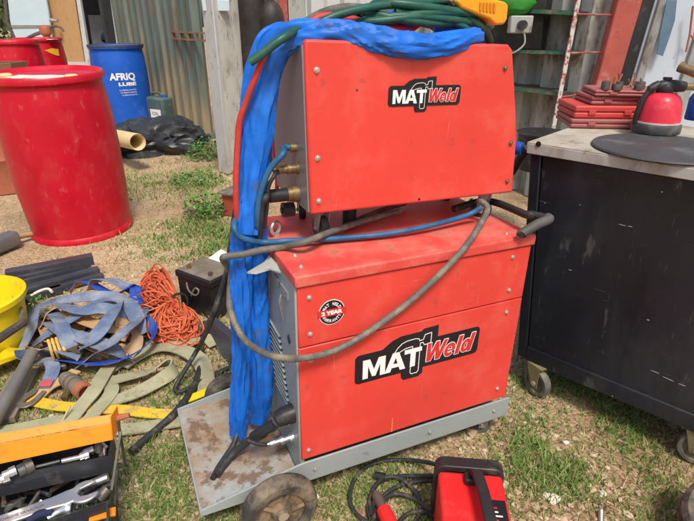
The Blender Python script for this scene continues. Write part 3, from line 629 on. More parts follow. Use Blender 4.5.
tag(obj('plastic_sheet', sv, m_bag), 'crumpled black plastic sheet heaped beside the blue drum', 'plastic sheet')
pp0, pp1 = Z(112, 132) + V3((0, 0, .18)), Z(137, 147) + V3((0, 0, .10)); pp0, pp1 = Y(114, 137, 4.95), Y(137, 142, 4.55)
dd = (pp1 - pp0).normalized()
pm = MB(); s_ = 28
rg = [];
u_ = dd.orthogonal().normalized(); w_ = dd.cross(u_)
for pnt, r_ in ((pp0, .074), (pp1, .074), (pp1 + dd * .02, .07), (pp1, .058), (pp0, .058)): rg.append([pnt + (u_ * math.cos(6.2832 * k / s_) + w_ * math.sin(6.2832 * k / s_)) * r_ for k in range(s_)])
pm.rings(rg, closed=True); tag(obj('pipe_offcut', pm, m_cream), 'short cream plastic pipe lying in front of the black sheet', 'pipe')
hose('steel_rod', 'thin dark rod lying along the foot of the corrugated wall', 'rod', [Z(176, 122) + V3((-.12, -.1, .06)), Z(192, 131) + V3((-.06, -.05, .03)), Z(212, 141) + V3((-.05, -.05, .02))], .018, m_dull)
# small red box
rx = Z(233, 217); rbx_ = empty('metal_box', rx, (0, 0, R(-25)), 'small orange red metal box with grey lid behind the blue sleeve', 'box')
obj('body', MB().box((-.08, 0, 0), (.18, .16, .15)), M('dusty_orange_red_paint', (.36, .075, .045), .6, dirt=(.3, .16, .1), amt=.3), rbx_, world=False, bevel=.006)
obj('lid', MB().box((-.1, -.02, .152), (.2, .18, .172)), m_rubg, rbx_, world=False, bevel=.004)
# ================================================================== WELDING MACHINE (lower)
A = R(24); MO = Z(301, 461, .16); MO = V3((MO.x, MO.y, 0))
mach = empty('welding_machine', MO, (0, .016, A), 'large red and grey wheeled welding machine with big logo and rusty front tray', 'welding machine')
mm_ = mat_of(mach); mi_ = mm_.inverted()
n_v = (mm_.to_3x3() @ V3((0, 1, 0))); n_u = (mm_.to_3x3() @ V3((1, 0, 0)))
def F(u, v, v0=0): return onplane(u, v, mm_ @ V3((0, v0, 0)), n_v)      # photo pixel on the machine's front plane, v0 behind it
def Lf(u, v, u0=0): return onplane(u, v, mm_ @ V3((u0, 0, 0)), n_u)     # on the plane of its left end, u0 to the right
def Fl(u, v, v0=0): return mi_ @ F(u, v, v0)
def Ll(u, v, u0=0): return mi_ @ Lf(u, v, u0)
LN, DP, ZB, ZS, ZL, ZT = .675, .40, .16, .512, .675, .705
obj('side_panel', MB().box((.0, 0, ZB), (LN, .012, ZS - .0015)), m_red, mach, world=False, bevel=.003)
obj('upper_panel', MB().box((.0, 0, ZS + .0015), (LN, .012, ZL - .002)), m_red, mach, world=False, bevel=.003)
obj('side_panel', MB().box((.0, DP - .012, ZB), (LN, DP, ZL - .002)), m_red, mach, world=False, bevel=.003)
obj('front_panel', MB().box((-.004, .006, .085), (.012, DP - .006, ZL - .003)), m_grey, mach, world=False, bevel=.004)
obj('rear_panel', MB().box((LN - .012, .0125, ZB), (LN - .002, DP - .0125, ZL - .003)), m_grey, mach, world=False)
obj('lid', MB().box((-.006, -.006, ZL), (LN + .008, DP + .006, ZT)), m_redtop, mach, world=False, bevel=.005)
obj('inner_shelf', MB().box((.02, .02, .165), (LN - .02, DP - .02, .175)), m_dark, mach, world=False)
# base tray: wedge sides and a sloping plate
TL = -.268
def side(v0, v1): return MB().prism([(TL, .088), (LN + .012, .088), (LN + .012, ZB - .004), (0, ZB - .004), (TL, .108)], (0, v0, 0), (1, 0, 0), (0, 0, 1), (0, v1 - v0, 0))
obj('base_side', side(-.008, -.002), m_grey, mach, world=False, bevel=.0012)
obj('base_side', side(DP + .002, DP + .008), m_grey, mach, world=False, bevel=.0012)
tp = MB(); tp.hexa([(TL, -.002, .096), (-.006, -.002, .096), (-.006, DP + .002, .096), (TL, DP + .002, .096)], [(TL, -.002, .1005), (-.006, -.002, .1005), (-.006, DP + .002, .1005), (TL, DP + .002, .1005)])
obj('cylinder_tray', tp, m_tray, mach, world=False)
obj('base_plate', MB().box((.0, 0, .09), (LN + .01, DP, .098)), m_grey, mach, world=False)
obj('front_lip', MB().box((TL - .004, -.008, .086), (TL, DP + .008, .106)), m_grey, mach, world=False)
# bolts
bolt_me = None
def bolt(parent, p, nrm, r=.0065, mat=m_zinc):
    r *= .66
    n_ = V3(nrm); m_ = Matrix.Translation(p) @ n_.to_track_quat('Z', 'Y').to_matrix().to_4x4() @ Matrix.Scale(r / .006, 4)
    b = MB().lathe([(.001, -.001), (.0095, -.001), (.0095, .001), (.0065, .0015), (.006, .005), (.0045, .0062), (.001, .0062)], 12, m_)
    return obj('bolt', b, mat, parent, world=False)
for (u, v) in ((309, 297.5), (310, 334), (311, 360), (308.5, 450), (512.5, 257), (509, 290), (506.5, 312), (497, 388.5)):
    q = Fl(u, v); bolt(mach, (q.x, -.001, q.z), (0, -1, 0))
for (u, v) in ((315, 469), (430, 432), (494, 411)):
    q = Fl(u, v, -.008); bolt(mach, (q.x, -.009, q.z), (0, -1, 0), .006)
for (u, v) in ((301, 267), (295, 256), (507, 231)):
    q = mi_ @ Z(u, v, mm_.translation.z + .704); bolt(mach, (max(.02, q.x), max(.012, q.y), ZT + .0005), (0, 0, 1), .0065)
# vents in the grey front panel
vp = MB(); vf = MB(); c1 = [(v, z) for v, z in ()]
for i in range(13):
    z = .275 + i * .0155; off = .0 + i * .009
    vp.box((-.0065, .075 + off * .55, z), (-.0048, .185 + off * .75, z + .0075)); vf.box((-.0105, .075 + off * .55, z + .0075), (-.0048, .185 + off * .75, z + .0105))
obj('vent_slots', vp, m_ink, mach, world=False); obj('vent_louvres', vf, m_grey, mach, world=False)
q = Ll(289.5, 339, -.004); obj('latch', MB().prism([(-.012, 0), (0, .014), (.012, 0), (0, -.014)], (-.0045, q.y, q.z), (0, 1, 0), (0, 0, 1), (-.002, 0, 0)), m_ink, mach, world=False)
# hook bracket on the end panel
hk = MB(); zz = .640
pts = [mi_ @ F(u, v, w) for u, v, w in ((247, 272, .150), (264, 262, .155), (269, 255, .165), (283, 270, .11), (281, 272.5, .105), (270, 268.5, .13), (256, 272.8, .145))]
nb_ = len(pts); hk.add(pts + [p + V3((0, 0, -.004)) for p in pts], [tuple(range(nb_)), tuple(range(2 * nb_ - 1, nb_ - 1, -1))] + [(i, nb_ + i, nb_ + (i + 1) % nb_, (i + 1) % nb_) for i in range(nb_)]); hk.box((-.008, pts[3].y - .004, zz - .10), (-.0045, pts[3].y + .012, zz)); hk.box((-.008, .05, zz - .02), (-.0045, .16, zz))
obj('bracket', hk, m_steel if False else M('bare_zinc_plate', (.34, .35, .33), .5, metal=.3, var=.1), mach, world=False)
cl = MB(); cl.tube(smooth([(-.012, .085, .62), (-.018, .083, .60), (-.014, .083, .57), (-.01, .085, .545)]), .0025, 6); obj('wire_clip', cl, m_steel, mach, world=False)
# eye bolts
for (u, v) in ((276, 238), (470, 211)):
    q = mi_ @ Z(u, v, .700); e = MB().torus((q.x, q.y, ZT + .024), (.55, -.83, 0), .0165, .0048, 28, 8); e.cyl((q.x, q.y, ZT), (q.x, q.y, ZT + .008), .010)
    obj('eye_bolt', e, m_zinc, mach, world=False)
# front wheels and rear castors
def wheel(parent, c, r, w, name='wheel'):
    t = MB().lathe([(r * .62, -w * .42), (r * .72, -w / 2), (r * .9, -w / 2), (r * .97, -w * .36), (r, -w * .15), (r, w * .15), (r * .97, w * .36), (r * .9, w / 2), (r * .72, w / 2), (r * .62, w * .42)], 44, Matrix.Translation(c) @ Matrix.Rotation(R(90), 4, 'X'), closed=True)
    o = obj(name, t, m_tyre, parent, world=False)
    m2 = Matrix.Translation(c) @ Matrix.Rotation(R(90), 4, 'X')
    rim = MB().lathe([(r * .16, -w * .3), (r * .60, -w * .12), (r * .625, -w * .40), (r * .64, w * .40), (r * .60, w * .2), (r * .3, w * .2), (r * .24, w * .46), (.001, w * .46)], 36, m2); ro = obj('rim', rim, M('dusty_tan_rim', (.25, .175, .095), .8, dirt=(.10, .075, .05), amt=.5, dscale=20), o, world=False)
    for k in range(5):
        a = R(72 * k); sp = MB().tube([m2 @ V3((r * .22 * math.cos(a), r * .22 * math.sin(a), w * .3)), m2 @ V3((r * .6 * math.cos(a), r * .6 * math.sin(a), w * .28))], [r * .07, r * .055], 8); obj('spoke', sp, MATS['dusty_tan_rim'], o, world=False)
    obj('hub_cap', MB().cyl(m2 @ V3((0, 0, w * .44)), m2 @ V3((0, 0, w * .62)), r * .14, 16), m_chrome, o, world=False)
    return o
wheel(mach, V3((-.083, -.066, .096)), .098, .05); wheel(mach, V3((-.10, DP + .034, .084)), .084, .05)
obj('axle', MB().cyl((-.083, -.05, .084), (-.083, DP + .05, .084), .007), m_steel, mach, world=False)
def castor(parent, x, y, zt_, r, w=.02, ang=0, fork=m_steel, tyre=m_rubber_ring, plate=True, z0=0):
    m_ = Matrix.Translation((x, y, 0)) @ Matrix.Rotation(ang, 4, 'Z'); cz = z0 + r
    f = MB(); off = r * .35
    for s_ in (-1, 1): f.prism([(off - r * .3, cz - r * .25), (off + r * .3, cz - r * .25), (off * .3 + r * .55, zt_ - .004), (off * .3 - r * .55, zt_ - .004)], m_ @ V3((0, s_ * (w * .5 + .003), 0)), m_.to_3x3() @ V3((1, 0, 0)), (0, 0, 1), m_.to_3x3() @ V3((0, s_ * .0025, 0)))
    f.box((-r * .7, -w * .5 - .005, zt_ - .005), (r * .8, w * .5 + .005, zt_), mat=m_)
    o = obj('castor', f, fork, parent, world=False)
    t = MB().lathe([(.001, -w * .3), (r * .7, -w * .3), (r * .74, -w / 2), (r * .95, -w / 2), (r, -w * .25), (r, w * .25), (r * .95, w / 2), (r * .74, w / 2), (r * .7, w * .3), (.001, w * .3)], 28, m_ @ Matrix.Translation((off, 0, cz)) @ Matrix.Rotation(R(90), 4, 'X'))
    obj('castor_wheel', t, tyre, o, world=False)
    obj('castor_bolt', MB().cyl(m_ @ V3((off, -w * .5 - .009, cz)), m_ @ V3((off, w * .5 + .009, cz)), r * .17, 12), m_zinc, o, world=False)
    return o
castor(mach, LN - .04, .03, .088, .036, ang=R(160), z0=.008); castor(mach, LN - .04, DP - .03, .088, .036, ang=R(150), z0=.008)
# handle at the rear end
h0, h1 = mi_ @ Z(488, 201, .735), mi_ @ Z(527, 215, .745)
hb1 = mi_ @ Z(549, 219, .745); hb0 = mi_ @ Z(523, 233, .715)
obj('handle_bar', MB().tube(smooth([h0 + V3((-.12, .0, -.01)), h0, h1, hb1 + V3((-.02, .05, .0)), hb1 + V3((0, .01, 0))], 6), .0105, 10), m_black, mach, world=False)
gp = smooth([hb1 + V3((.0, .015, 0)), hb1, (hb0 + hb1) / 2 + V3((.004, -.002, .006)), hb0, hb0 + V3((-.006, -.002, -.004))], 6)
obj('handle_grip', MB().tube(gp, [.008, .010, .0125] + [.013] * (len(gp) - 5) + [.0125, .010], 16), M('dark_grip_rubber', (.07, .07, .066), .6, var=.25, dirt=(.16, .14, .11), amt=.2), mach, world=False)
# logo decals
def outline_strip(mb, poly, o, ax, ay, az, w, closed=True):
    pts = [V3(o) + V3(ax) * p[0] + V3(ay) * p[1] for p in poly]
    n_ = len(pts)
    for i in range(n_ if closed else n_ - 1):
        a, b = pts[i], pts[(i + 1) % n_]; d = (b - a); L_ = d.length
        if L_ < 1e-6: continue
        d.normalize(); s_ = V3(az).normalized().cross(d) * w; a2, b2 = a - d * w * .5, b + d * w * .5
        mb.hexa([a2 - s_, b2 - s_, b2 + s_, a2 + s_], [q + V3(az) for q in (a2 - s_, b2 - s_, b2 + s_, a2 + s_)])
    return mb
def ring_poly(cx, cy, rx, ry, ix, iy, a0, a1, k=18):
    qs = []
    for i in range(k):
        a, b = R(a0 + (a1 - a0) * i / k), R(a0 + (a1 - a0) * (i + 1) / k)
        qs.append([(cx + rx * math.cos(a), cy + ry * math.sin(a)), (cx + rx * math.cos(b), cy + ry * math.sin(b)), (cx + ix * math.cos(b), cy + iy * math.sin(b)), (cx + ix * math.cos(a), cy + iy * math.sin(a))])
    return qs
AL = [(0, 0), (.35, 1), (.5, 1), (.5, .74), (.40, .40), (.5, .40), (.5, .20), (.33, .20), (.27, 0)]
GLYPH = {'M': [[(0, 0), (0, 1), (.31, 1), (.5, .42), (.69, 1), (1, 1), (1, 0), (.77, 0), (.77, .66), (.58, .05), (.42, .05), (.23, .66), (.23, 0)]],
    'A': [AL, [(1 - p[0], p[1]) for p in reversed(AL)]],
    'T': [[(0, 1), (0, .77), (.35, .77), (.35, 0), (.65, 0), (.65, .77), (1, .77), (1, 1)]],
    'W': [[(0, 1), (.19, 1), (.29, .38), (.42, 1), (.58, 1), (.71, .38), (.81, 1), (1, 1), (.82, 0), (.61, 0), (.5, .55), (.39, 0), (.18, 0)]],
    'l': [[(0, 0), (0, 1), (1, 1), (1, 0)]],
    'e': ring_poly(.5, .36, .5, .37, .22, .19, 0, 318) + [[(.25, .28), (1, .28), (1, .37), (.25, .37)]],
    'd': ring_poly(.40, .36, .40, .37, .13, .19, 0, 360) + [[(.66, 0), (.66, 1), (1, 1), (1, 0)]]}
def word(spec, slant=0):      # spec: (glyph, x0, x1) in sticker widths, y 0..1
    out = []
    for ch, x0, x1 in spec:
        for pg in GLYPH[ch]: out.append([(x0 + (x1 - x0) * p[0] + slant * p[1], p[1]) for p in pg])
    return out
HAM = [(.205, .60), (.215, .80), (.245, .96), (.29, 1.10), (.345, 1.16), (.43, 1.17), (.47, 1.13), (.475, 1.05), (.515, 1.07), (.53, 1.24), (.60, 1.27), (.60, .86), (.53, .85), (.515, .96), (.485, .955), (.485, -.12), (.47, -.19), (.41, -.19), (.395, -.12), (.405, .90), (.33, .88), (.275, .80), (.235, .66)]
HAMC = [(p[0] * .96 + .005, p[1]) for p in HAM]
def logo(parent, x0, z0, x1, z1, yf, tilt=0):
    W, Hh = x1 - x0, z1 - z0; d = -.0012; o = V3((x0, yf, z0)); ax, ay = V3((W, 0, tilt * W)), V3((0, 0, Hh))
    e = MB(); rr = rrect(0, 0, W, Hh, .1 * Hh + .004)
    e.prism(rr, o, (1, 0, tilt), (0, 0, 1), (0, d, 0))
    hp_ = [(.19, .9), (.20, 1.0), (.27, 1.22), (.34, 1.32), (.50, 1.33), (.515, 1.40), (.635, 1.42), (.635, .7), (.53, .5), (.53, -.2), (.50, -.3), (.38, -.3), (.36, -.2), (.34, .5)]
    e.prism(hp_, o + V3((0, -.0003, 0)), ax, ay, (0, d, 0))
    s_ = obj('logo_sticker', e, m_ink, parent, world=False)
    k = yf - .0019
    hl = MB(); outline_strip(hl, [(.285 + (p[0] - .205) * .745, p[1] * .93 + .04) for p in HAM], (x0, k, z0), ax, ay, (0, -.0004, 0), .0011 * Hh / .09); obj('hammer_outline', hl, m_white, s_, world=False)
    mat_w = word((('M', .055, .225), ('A', .222, .385), ('T', .372, .510)))
    weld = word((('W', .522, .692), ('e', .690, .778), ('l', .790, .824), ('d', .834, .930)), .034)
    def put(polys, y0, y1, sc_y, off_y, d0, th, m, nm, edge=0):
        b = MB()
        for q, pg in enumerate(polys):
            pg = [(p[0], off_y + sc_y * p[1]) for p in pg]; oo = o + V3((0, d0 - .00002 * (q % 7), 0))
            if edge: outline_strip(b, pg, oo, ax, ay, (0, -th, 0), edge)
            b.prism(pg, oo, ax, ay, (0, -th, 0))
        return obj(nm, b, m, s_, world=False, sm=False)
    put(mat_w, 0, 1, .66, .14, -.0024, .0004, m_white, 'lettering')
    put(weld, 0, 1, .66, .18, -.0022, .0004, m_white, 'lettering_edge', .0021 * Hh / .09)
    put(weld, 0, 1, .66, .18, -.0029, .0003, m_pred, 'lettering')
logo(mach, .149, .362, .536, .450, 0.0)
# warranty badge
q = Fl(331.7, 312); bc = V3((q.x, 0, q.z)); rb_ = .0335
b1 = MB().lathe([(.001, 0), (rb_, 0), (rb_, .0009), (.001, .0009)], 40, Matrix.Translation(bc) @ Matrix.Rotation(R(90), 4, 'X')); bo = obj('badge', b1, m_white, mach, world=False)
b2 = MB().lathe([(.001, .0009), (rb_ * .95, .0009), (rb_ * .95, .0013), (.001, .0013)], 40, Matrix.Translation(bc) @ Matrix.Rotation(R(90), 4, 'X')); obj('badge_face', b2, m_ink, bo, world=False)
obj('badge_band', MB().box((bc.x - rb_ * 1.08, -.0022, bc.z - .009), (bc.x + rb_ * 1.08, -.0014, bc.z + .009)), m_pred, bo, world=False)
def flatxt(parent, body, x0, x1, z0, z1, y, mat, off=.002, name='lettering'):
    f = fit(text_mesh(body, .05, .0002, offset=off), x0, x1, z0, z1); f.v = [V3((p[0], y - p[2], p[1])) for p in f.v]; return obj(name, f, mat, parent, world=False, sm=False)
flatxt(bo, '2 YEAR', bc.x - .027, bc.x + .027, bc.z - .0055, bc.z + .0055, -.0026, m_white, .003)
def arc_text(parent, body, c, rad, a0, a1, size, y, up=True):
    mb = MB(); n_ = len(body)
    for i, ch in enumerate(body):
        if ch == ' ': continue
        t = fit(text_mesh(ch, .05, .0002, offset=.001), -size * .38, size * .38, -size / 2, size / 2); a = R(a0 + (a1 - a0) * i / (n_ - 1))
        ra = a - R(90) if up else a + R(90)
        for p in t.v: pass
        t.v = [V3((c.x + rad * math.cos(a) + p[0] * math.cos(ra) - p[1] * math.sin(ra), y - p[2], c.z + rad * math.sin(a) + p[0] * math.sin(ra) + p[1] * math.cos(ra))) for p in t.v]
        mb.add(t.v, t.f)
    return obj('lettering', mb, m_white, parent, world=False, sm=False)
arc_text(bo, 'MAT WELD', bc, rb_ * .68, 150, 30, .008, -.0016); arc_text(bo, 'WARRANTY', bc, rb_ * .68, 210, 330, .008, -.0016, False)
# scuffs on the red side
sc = MB(); 
for (u, v, w_, l_) in ((334, 362, .0016, .05), (392, 425, .004, .05)):
    q = Fl(u, v); sc.box((q.x - w_ / 2, -.0009, q.z - l_ / 2), (q.x + w_ / 2, -.0003, q.z + l_ / 2))
obj('paint_drip', sc, M('orange_drip', (.75, .22, .05), .5), mach, world=False)
# sockets low on the end panel
q = Ll(297, 417, 0); obj('cable_gland', MB().tube([(0, q.y + .02, q.z), (-.03, q.y + .02, q.z - .004), (-.05, q.y + .02, q.z - .01)], [.026, .026, .021], 18), m_black, mach, world=False)
q2 = Ll(296, 440, 0); cn = MB()
for a, b, r_ in ((0, .014, .014), (.014, .03, .009), (.03, .04, .012), (.04, .055, .008), (.055, .068, .010), (.068, .08, .005)): cn.cyl((-a, q2.y + .015, q2.z), (-b, q2.y + .015, q2.z - .002), r_, 12)
obj('hose_coupling', cn, m_chrome, mach, world=False)

# ================================================================== WIRE FEEDER (upper)
fo = mm_ @ V3((.088, .12, ZT)); fd = empty('wire_feeder', fo, (0, .03, A), 'red wire feeder box on small castors standing on top of the welding machine', 'wire feeder')
fm = mat_of(fd); fi = fm.inverted(); fn = fm.to_3x3() @ V3((0, 1, 0)); fu = fm.to_3x3() @ V3((1, 0, 0))
def G(u, v, v0=0): return fi @ onplane(u, v, fm @ V3((0, v0, 0)), fn)
def GL(u, v, u0=0): return fi @ onplane(u, v, fm @ V3((u0, 0, 0)), fu)
def Gw(u, v, v0=0): return onplane(u, v, fm @ V3((0, v0, 0)), fn)
def GLw(u, v, u0=0): return onplane(u, v, fm @ V3((u0, 0, 0)), fu)
fpts = [G(u, v) for u, v in ((311, 215), (512.8, 192.5), (514.5, 170), (517, 140), (516.5, 112), (513, 50), (509, 44.5), (410, 42.5), (306.5, 39), (304.8, 43), (306.7, 105))]
FD = .27
sh = MB(); n_ = len(fpts); front = [V3((p.x, 0, p.z)) for p in fpts]
obj('shell', MB().prism([(p.x, p.z) for p in front], (0, 0, 0), (1, 0, 0), (0, 0, 1), (0, FD, 0)), m_red, fd, world=False, bevel=.006, segs=3)
zb = front[0].z; ztp = front[8].z
obj('end_panel', MB().hexa([(front[0].x - .004, .010, zb + .004), (front[0].x + .002, .010, zb + .004), (front[0].x + .002, FD - .008, zb + .004), (front[0].x - .004, FD - .008, zb + .004)], [(front[9].x - .004, .010, ztp - .012), (front[9].x + .002, .010, ztp - .012), (front[9].x + .002, FD - .008, ztp - .012), (front[9].x - .004, FD - .008, ztp - .012)]), m_panel, fd, world=False)
for (u, v) in ((316.5, 70), (317.5, 158), (318.5, 201), (505, 68), (510.5, 143), (507, 181)):
    q = G(u, v); bolt(fd, (q.x, -.001, q.z), (0, -1, 0), .0068, m_zinc if u < 500 else m_brass)
bolt(fd, GL(298, 79, -.004) , (-1, 0, 0), .006); bolt(fd, GL(298.5, 141, -.004), (-1, 0, 0), .006)
q = G(419, 199); obj('rivet', MB().cyl((q.x, .001, q.z), (q.x, -.002, q.z), .003, 10), m_ink, fd, world=False)
q = G(357, 90); obj('paint_chip', MB().lathe([(.001, 0), (.003, 0), (.003, .0007), (.001, .0007)], 8, Matrix.Translation((q.x, 0, q.z)) @ Matrix.Rotation(R(90), 4, 'X')), m_dull, fd, world=False)
l0, l1 = G(387.5, 106), G(461, 85.5); l2 = G(459, 103.5); logo(fd, l0.x, l0.z - .002, l1.x, l1.z + .002, 0, tilt=0)
w_c = [(-.0, .075), (.56, .055), (.06, .24), (.56, .22)]
for (u, v), vv, a in (((323, 238), .07, 100), ((484, 214), .05, 120)):
    q = fi @ Z(u, v, mm_.translation.z + .704); castor(fd, max(.03, min(.6, q.x)), q.y, zb - .001, .030, .020, R(a), z0=.0, fork=m_edge)
for x in (.05, .54): castor(fd, x, .23, zb - .001, .026, .018, R(75), z0=.0, fork=m_rubg, tyre=m_black)
q = G(351, 216, .12); obj('swivel_post', MB().cyl((q.x, .13, .0), (q.x, .13, zb), .019, 16), m_black, fd, world=False)
# connectors on its end panel
def conn(parent, y, z, segs, mat, drop=0, name='connector'):
    mb = MB(); x = front[0].x - .004
    for a, b, r_ in segs: mb.cyl((x - a, y, z - drop * a), (x - b, y, z - drop * b), r_, 14)
    return obj(name, mb, mat, parent, world=False)
q = GL(303, 168, -.004); conn(fd, q.y, q.z, ((0, .010, .014), (.01, .026, .011), (.026, .032, .013), (.032, .05, .0095), (.05, .058, .011), (.058, .066, .007)), m_brass)
q = GL(302, 193, -.004); conn(fd, q.y, q.z, ((0, .018, .021), (.018, .03, .018)), m_brass); conn(fd, q.y, q.z, ((.03, .075, .0165), (.075, .083, .013), (.083, .092, .0155)), m_black, name='cable_plug')
q = GL(302, 147, -.004); conn(fd, q.y, q.z, ((0, .016, .010), (.016, .022, .0115)), m_brass); bq = V3((front[0].x - .02, q.y, q.z))
q = GL(297, 207, -.004); conn(fd, q.y, q.z - .004, ((0, .03, .019), (.03, .034, .008)), m_black, name='socket')

# ================================================================== BLUE SLEEVE
def sleeve(mb, pts, radii, flat=.8, seg=26, n=12, seed=0, fold=.26, upv=None):
    p = smooth(pts, n); rs = lerps(radii, n); T = []; N = len(p); rg = []
    nr = V3((0, 0, 1)); L_ = 0
    for i in range(N):
        t = (p[min(N - 1, i + 1)] - p[max(0, i - 1)]).normalized()
        nr = nr - t * nr.dot(t); nr = nr.normalized() if nr.length > 1e-4 else t.orthogonal().normalized(); bn = t.cross(nr)
        if i: L_ += (p[i] - p[i - 1]).length
        ring = []
        for q in range(seg):
            a = 2 * math.pi * q / seg; c_, s_ = math.cos(a), math.sin(a)
            tw_ = L_ * 2.2 + .5 * math.sin(L_ * 9 + seed)
            k = noise.noise(V3((math.cos(a + tw_) * 1.0, math.sin(a + tw_) * 1.0, L_ * 5 + seed)))
            k2 = 1 - 2.8 * abs(noise.noise(V3((math.cos(a + tw_) * 1.9 + seed, math.sin(a + tw_) * 1.9, L_ * 3.2))))
            k3 = 1 - 3.2 * abs(noise.noise(V3((math.cos(a - tw_ * 1.5) * 1.5, math.sin(a - tw_ * 1.5) * 1.5 + seed, L_ * 11 + s_ * 2.2))))
            f = 1 + fold * (.5 * k + .72 * k2 + .50 * k3 - .46)
            ring.append(p[i] + (nr * c_ + bn * s_ * flat) * rs[i] * f)
        rg.append(ring)
    return mb.rings(rg)
sv_ = empty('torch_sleeve', mm_ @ V3((-.03, .1, .1)), label='bright blue fabric cable sleeve draped over the feeder and hanging to the tray', cat='cable sleeve')
ft = -.004
s1 = [Gw(478, 37, .035), Gw(462, 41, .012), Gw(440, 46.5, .0), Gw(420, 48, -.006), Gw(398, 45, -.002), Gw(375, 40, .008), Gw(350, 35, .02), Gw(325, 33, .03), Gw(302, 34, .035), F(283, 41, .18), F(273, 55, .19), F(265, 76, .20), F(259, 106, .20), F(256, 140, .20), F(253, 172, .20), F(250, 203, .20), F(246, 232, .195)]
r1 = [.020, .026, .028, .029, .029, .028, .026, .026, .027, .030, .031, .033, .035, .036, .034, .032, .032]
obj('draped_part', sleeve(MB(), s1, r1, .85, 48, 16, 3, .24), m_bfab, sv_)
s1b = [F(298, 34, .20), F(283, 34, .21), F(270, 40, .21), F(262, 55, .21), F(254, 82, .215), F(250, 110, .215), F(246, 140, .215), F(242, 180, .21)]
obj('folded_edge', sleeve(MB(), s1b, [.014, .022, .024, .024, .022, .022, .02, .018], .6, 36, 14, 9, .32), m_bfab, sv_)
s2 = [F(249, 180, .20), F(246, 205, .20), F(243, 235, .20), F(240, 262, .195), F(241, 290, .19), F(240, 320, .19), F(241, 350, .19), F(240, 385, .19), F(239, 415, .19), F(238, 436, .19)]
obj('long_leg', sleeve(MB(), s2, [.012, .024, .027, .027, .026, .026, .027, .026, .025, .021], .9, 40, 14, 5, .26), m_bfab, sv_)
s3 = [F(257, 150, .205), F(258, 180, .205), F(257, 225, .21), F(258, 260, .215), F(258, 290, .215), F(259, 325, .215), F(261, 355, .215), F(262, 385, .215), F(261, 405, .215), F(258, 421, .215)]
obj('short_leg', sleeve(MB(), s3, [.008, .022, .026, .028, .027, .027, .028, .030, .030, .023], .9, 40, 14, 15, .26), m_bfab, sv_)
# torn blue scraps on top
for k, (u, v, s_) in enumerate(((403, 18, .045), (445, 28, .035))):
    mb = MB(); rg = []
    for i in range(9):
        th_ = math.pi * i / 8
        rg.append([Gw(u, v, .08) + V3((math.cos(a) * s_ * math.sin(th_) * (1 + .5 * noise.noise(V3((a, th_ * 2, k)))), math.sin(a) * s_ * .6 * math.sin(th_), -s_ * .55 * math.cos(th_) * (1 + .4 * noise.noise(V3((a * 2, th_, 5 + k)))))) + noise.noise_vector(V3((a * 3, th_ * 3, k))) * .008 for a in [j / 16 * 6.283 for j in range(16)]])
    tag(obj('cloth_scrap', mb.rings(rg), m_bfab), ['torn scrap of blue cloth between green cable loops, nearer the middle', 'small blue cloth scrap tucked in by the sleeve end below the amber clamp'][k], 'cloth')

# ================================================================== HOSES
zl = .704
hose('dark_hose', 'dark grey hose arching over the feeder top from left to right behind the sleeve', 'hose', [Gw(299, 30, .10), Gw(312, 19, .12), Gw(330, 11, .14), Gw(352, 8, .15), Gw(380, 12, .15), Gw(430, 24, .16), Gw(480, 34, .14)], .011, m_rubd)
hose('red_hose', 'short red hose lying over the feeder top behind the sleeve', 'hose', [Gw(308, 27, .08), Gw(318, 18, .085), Gw(335, 16.5, .085), Gw(352, 20, .08), Gw(375, 25, .07), Gw(396, 28, .065), Gw(410, 28, .07), Gw(420, 22, .075), Gw(425, 20, .08)], .0095, m_redh)
# coil of green cable
gcb = MB(); c_ = [(420, 12, 72, 9), (428, 16, 62, 11), (425, 21, 66, 8), (432, 9, 60, 8), (418, 18, 55, 10)]
for k, (cu_, cv_, a_, b_) in enumerate(c_):
    cpt = []
    for i in range(20):
        th_ = 6.2832 * i / 20; yy = .12 + .09 * math.sin(th_)
        base = Gw(cu_ + a_ * math.cos(th_), cv_ + b_ * .25 + 3 * math.sin(th_ * 2 + k), yy); base.z += b_ * .0008 * math.cos(th_ + k) + .003 * k - .004
        cpt.append(base)
    gcb.tube(smooth(cpt, 5, True), .0095, 10, closed=True)
gce = empty('cable_coil', Gw(420, 35, .12), label='coil of dark green welding cable heaped on the feeder top', cat='cable')
obj('loops', gcb, m_green, gce)
obj('loose_end', MB().tube(smooth([F(249.5, 62.5, .14), F(262, 54, .135), F(273, 45, .13), F(284, 37.5, .13), Gw(298, 29, .03), Gw(315, 24.5, .05), Gw(335, 16, .05), Gw(358, 9.5, .05), Gw(385, 5, .055), Gw(420, 2.5, .06), Gw(452, 1.5, .08), Gw(480, 6, .1)], 8), .0092, 12), m_green, gce)
obj('loose_end', MB().tube(smooth([Gw(440, 12, .06), Gw(462, 17, .055), Gw(478, 24, .05), Gw(487, 33, .06), Gw(490, 42, .07)], 8), .0092, 12), m_green, gce)
obj('loose_end', MB().tube(smooth([Gw(395, 12, .05), Gw(420, 14, .045), Gw(445, 19, .045), Gw(462, 26, .045), Gw(470, 33, .05)], 8), .0092, 12), m_green, gce)
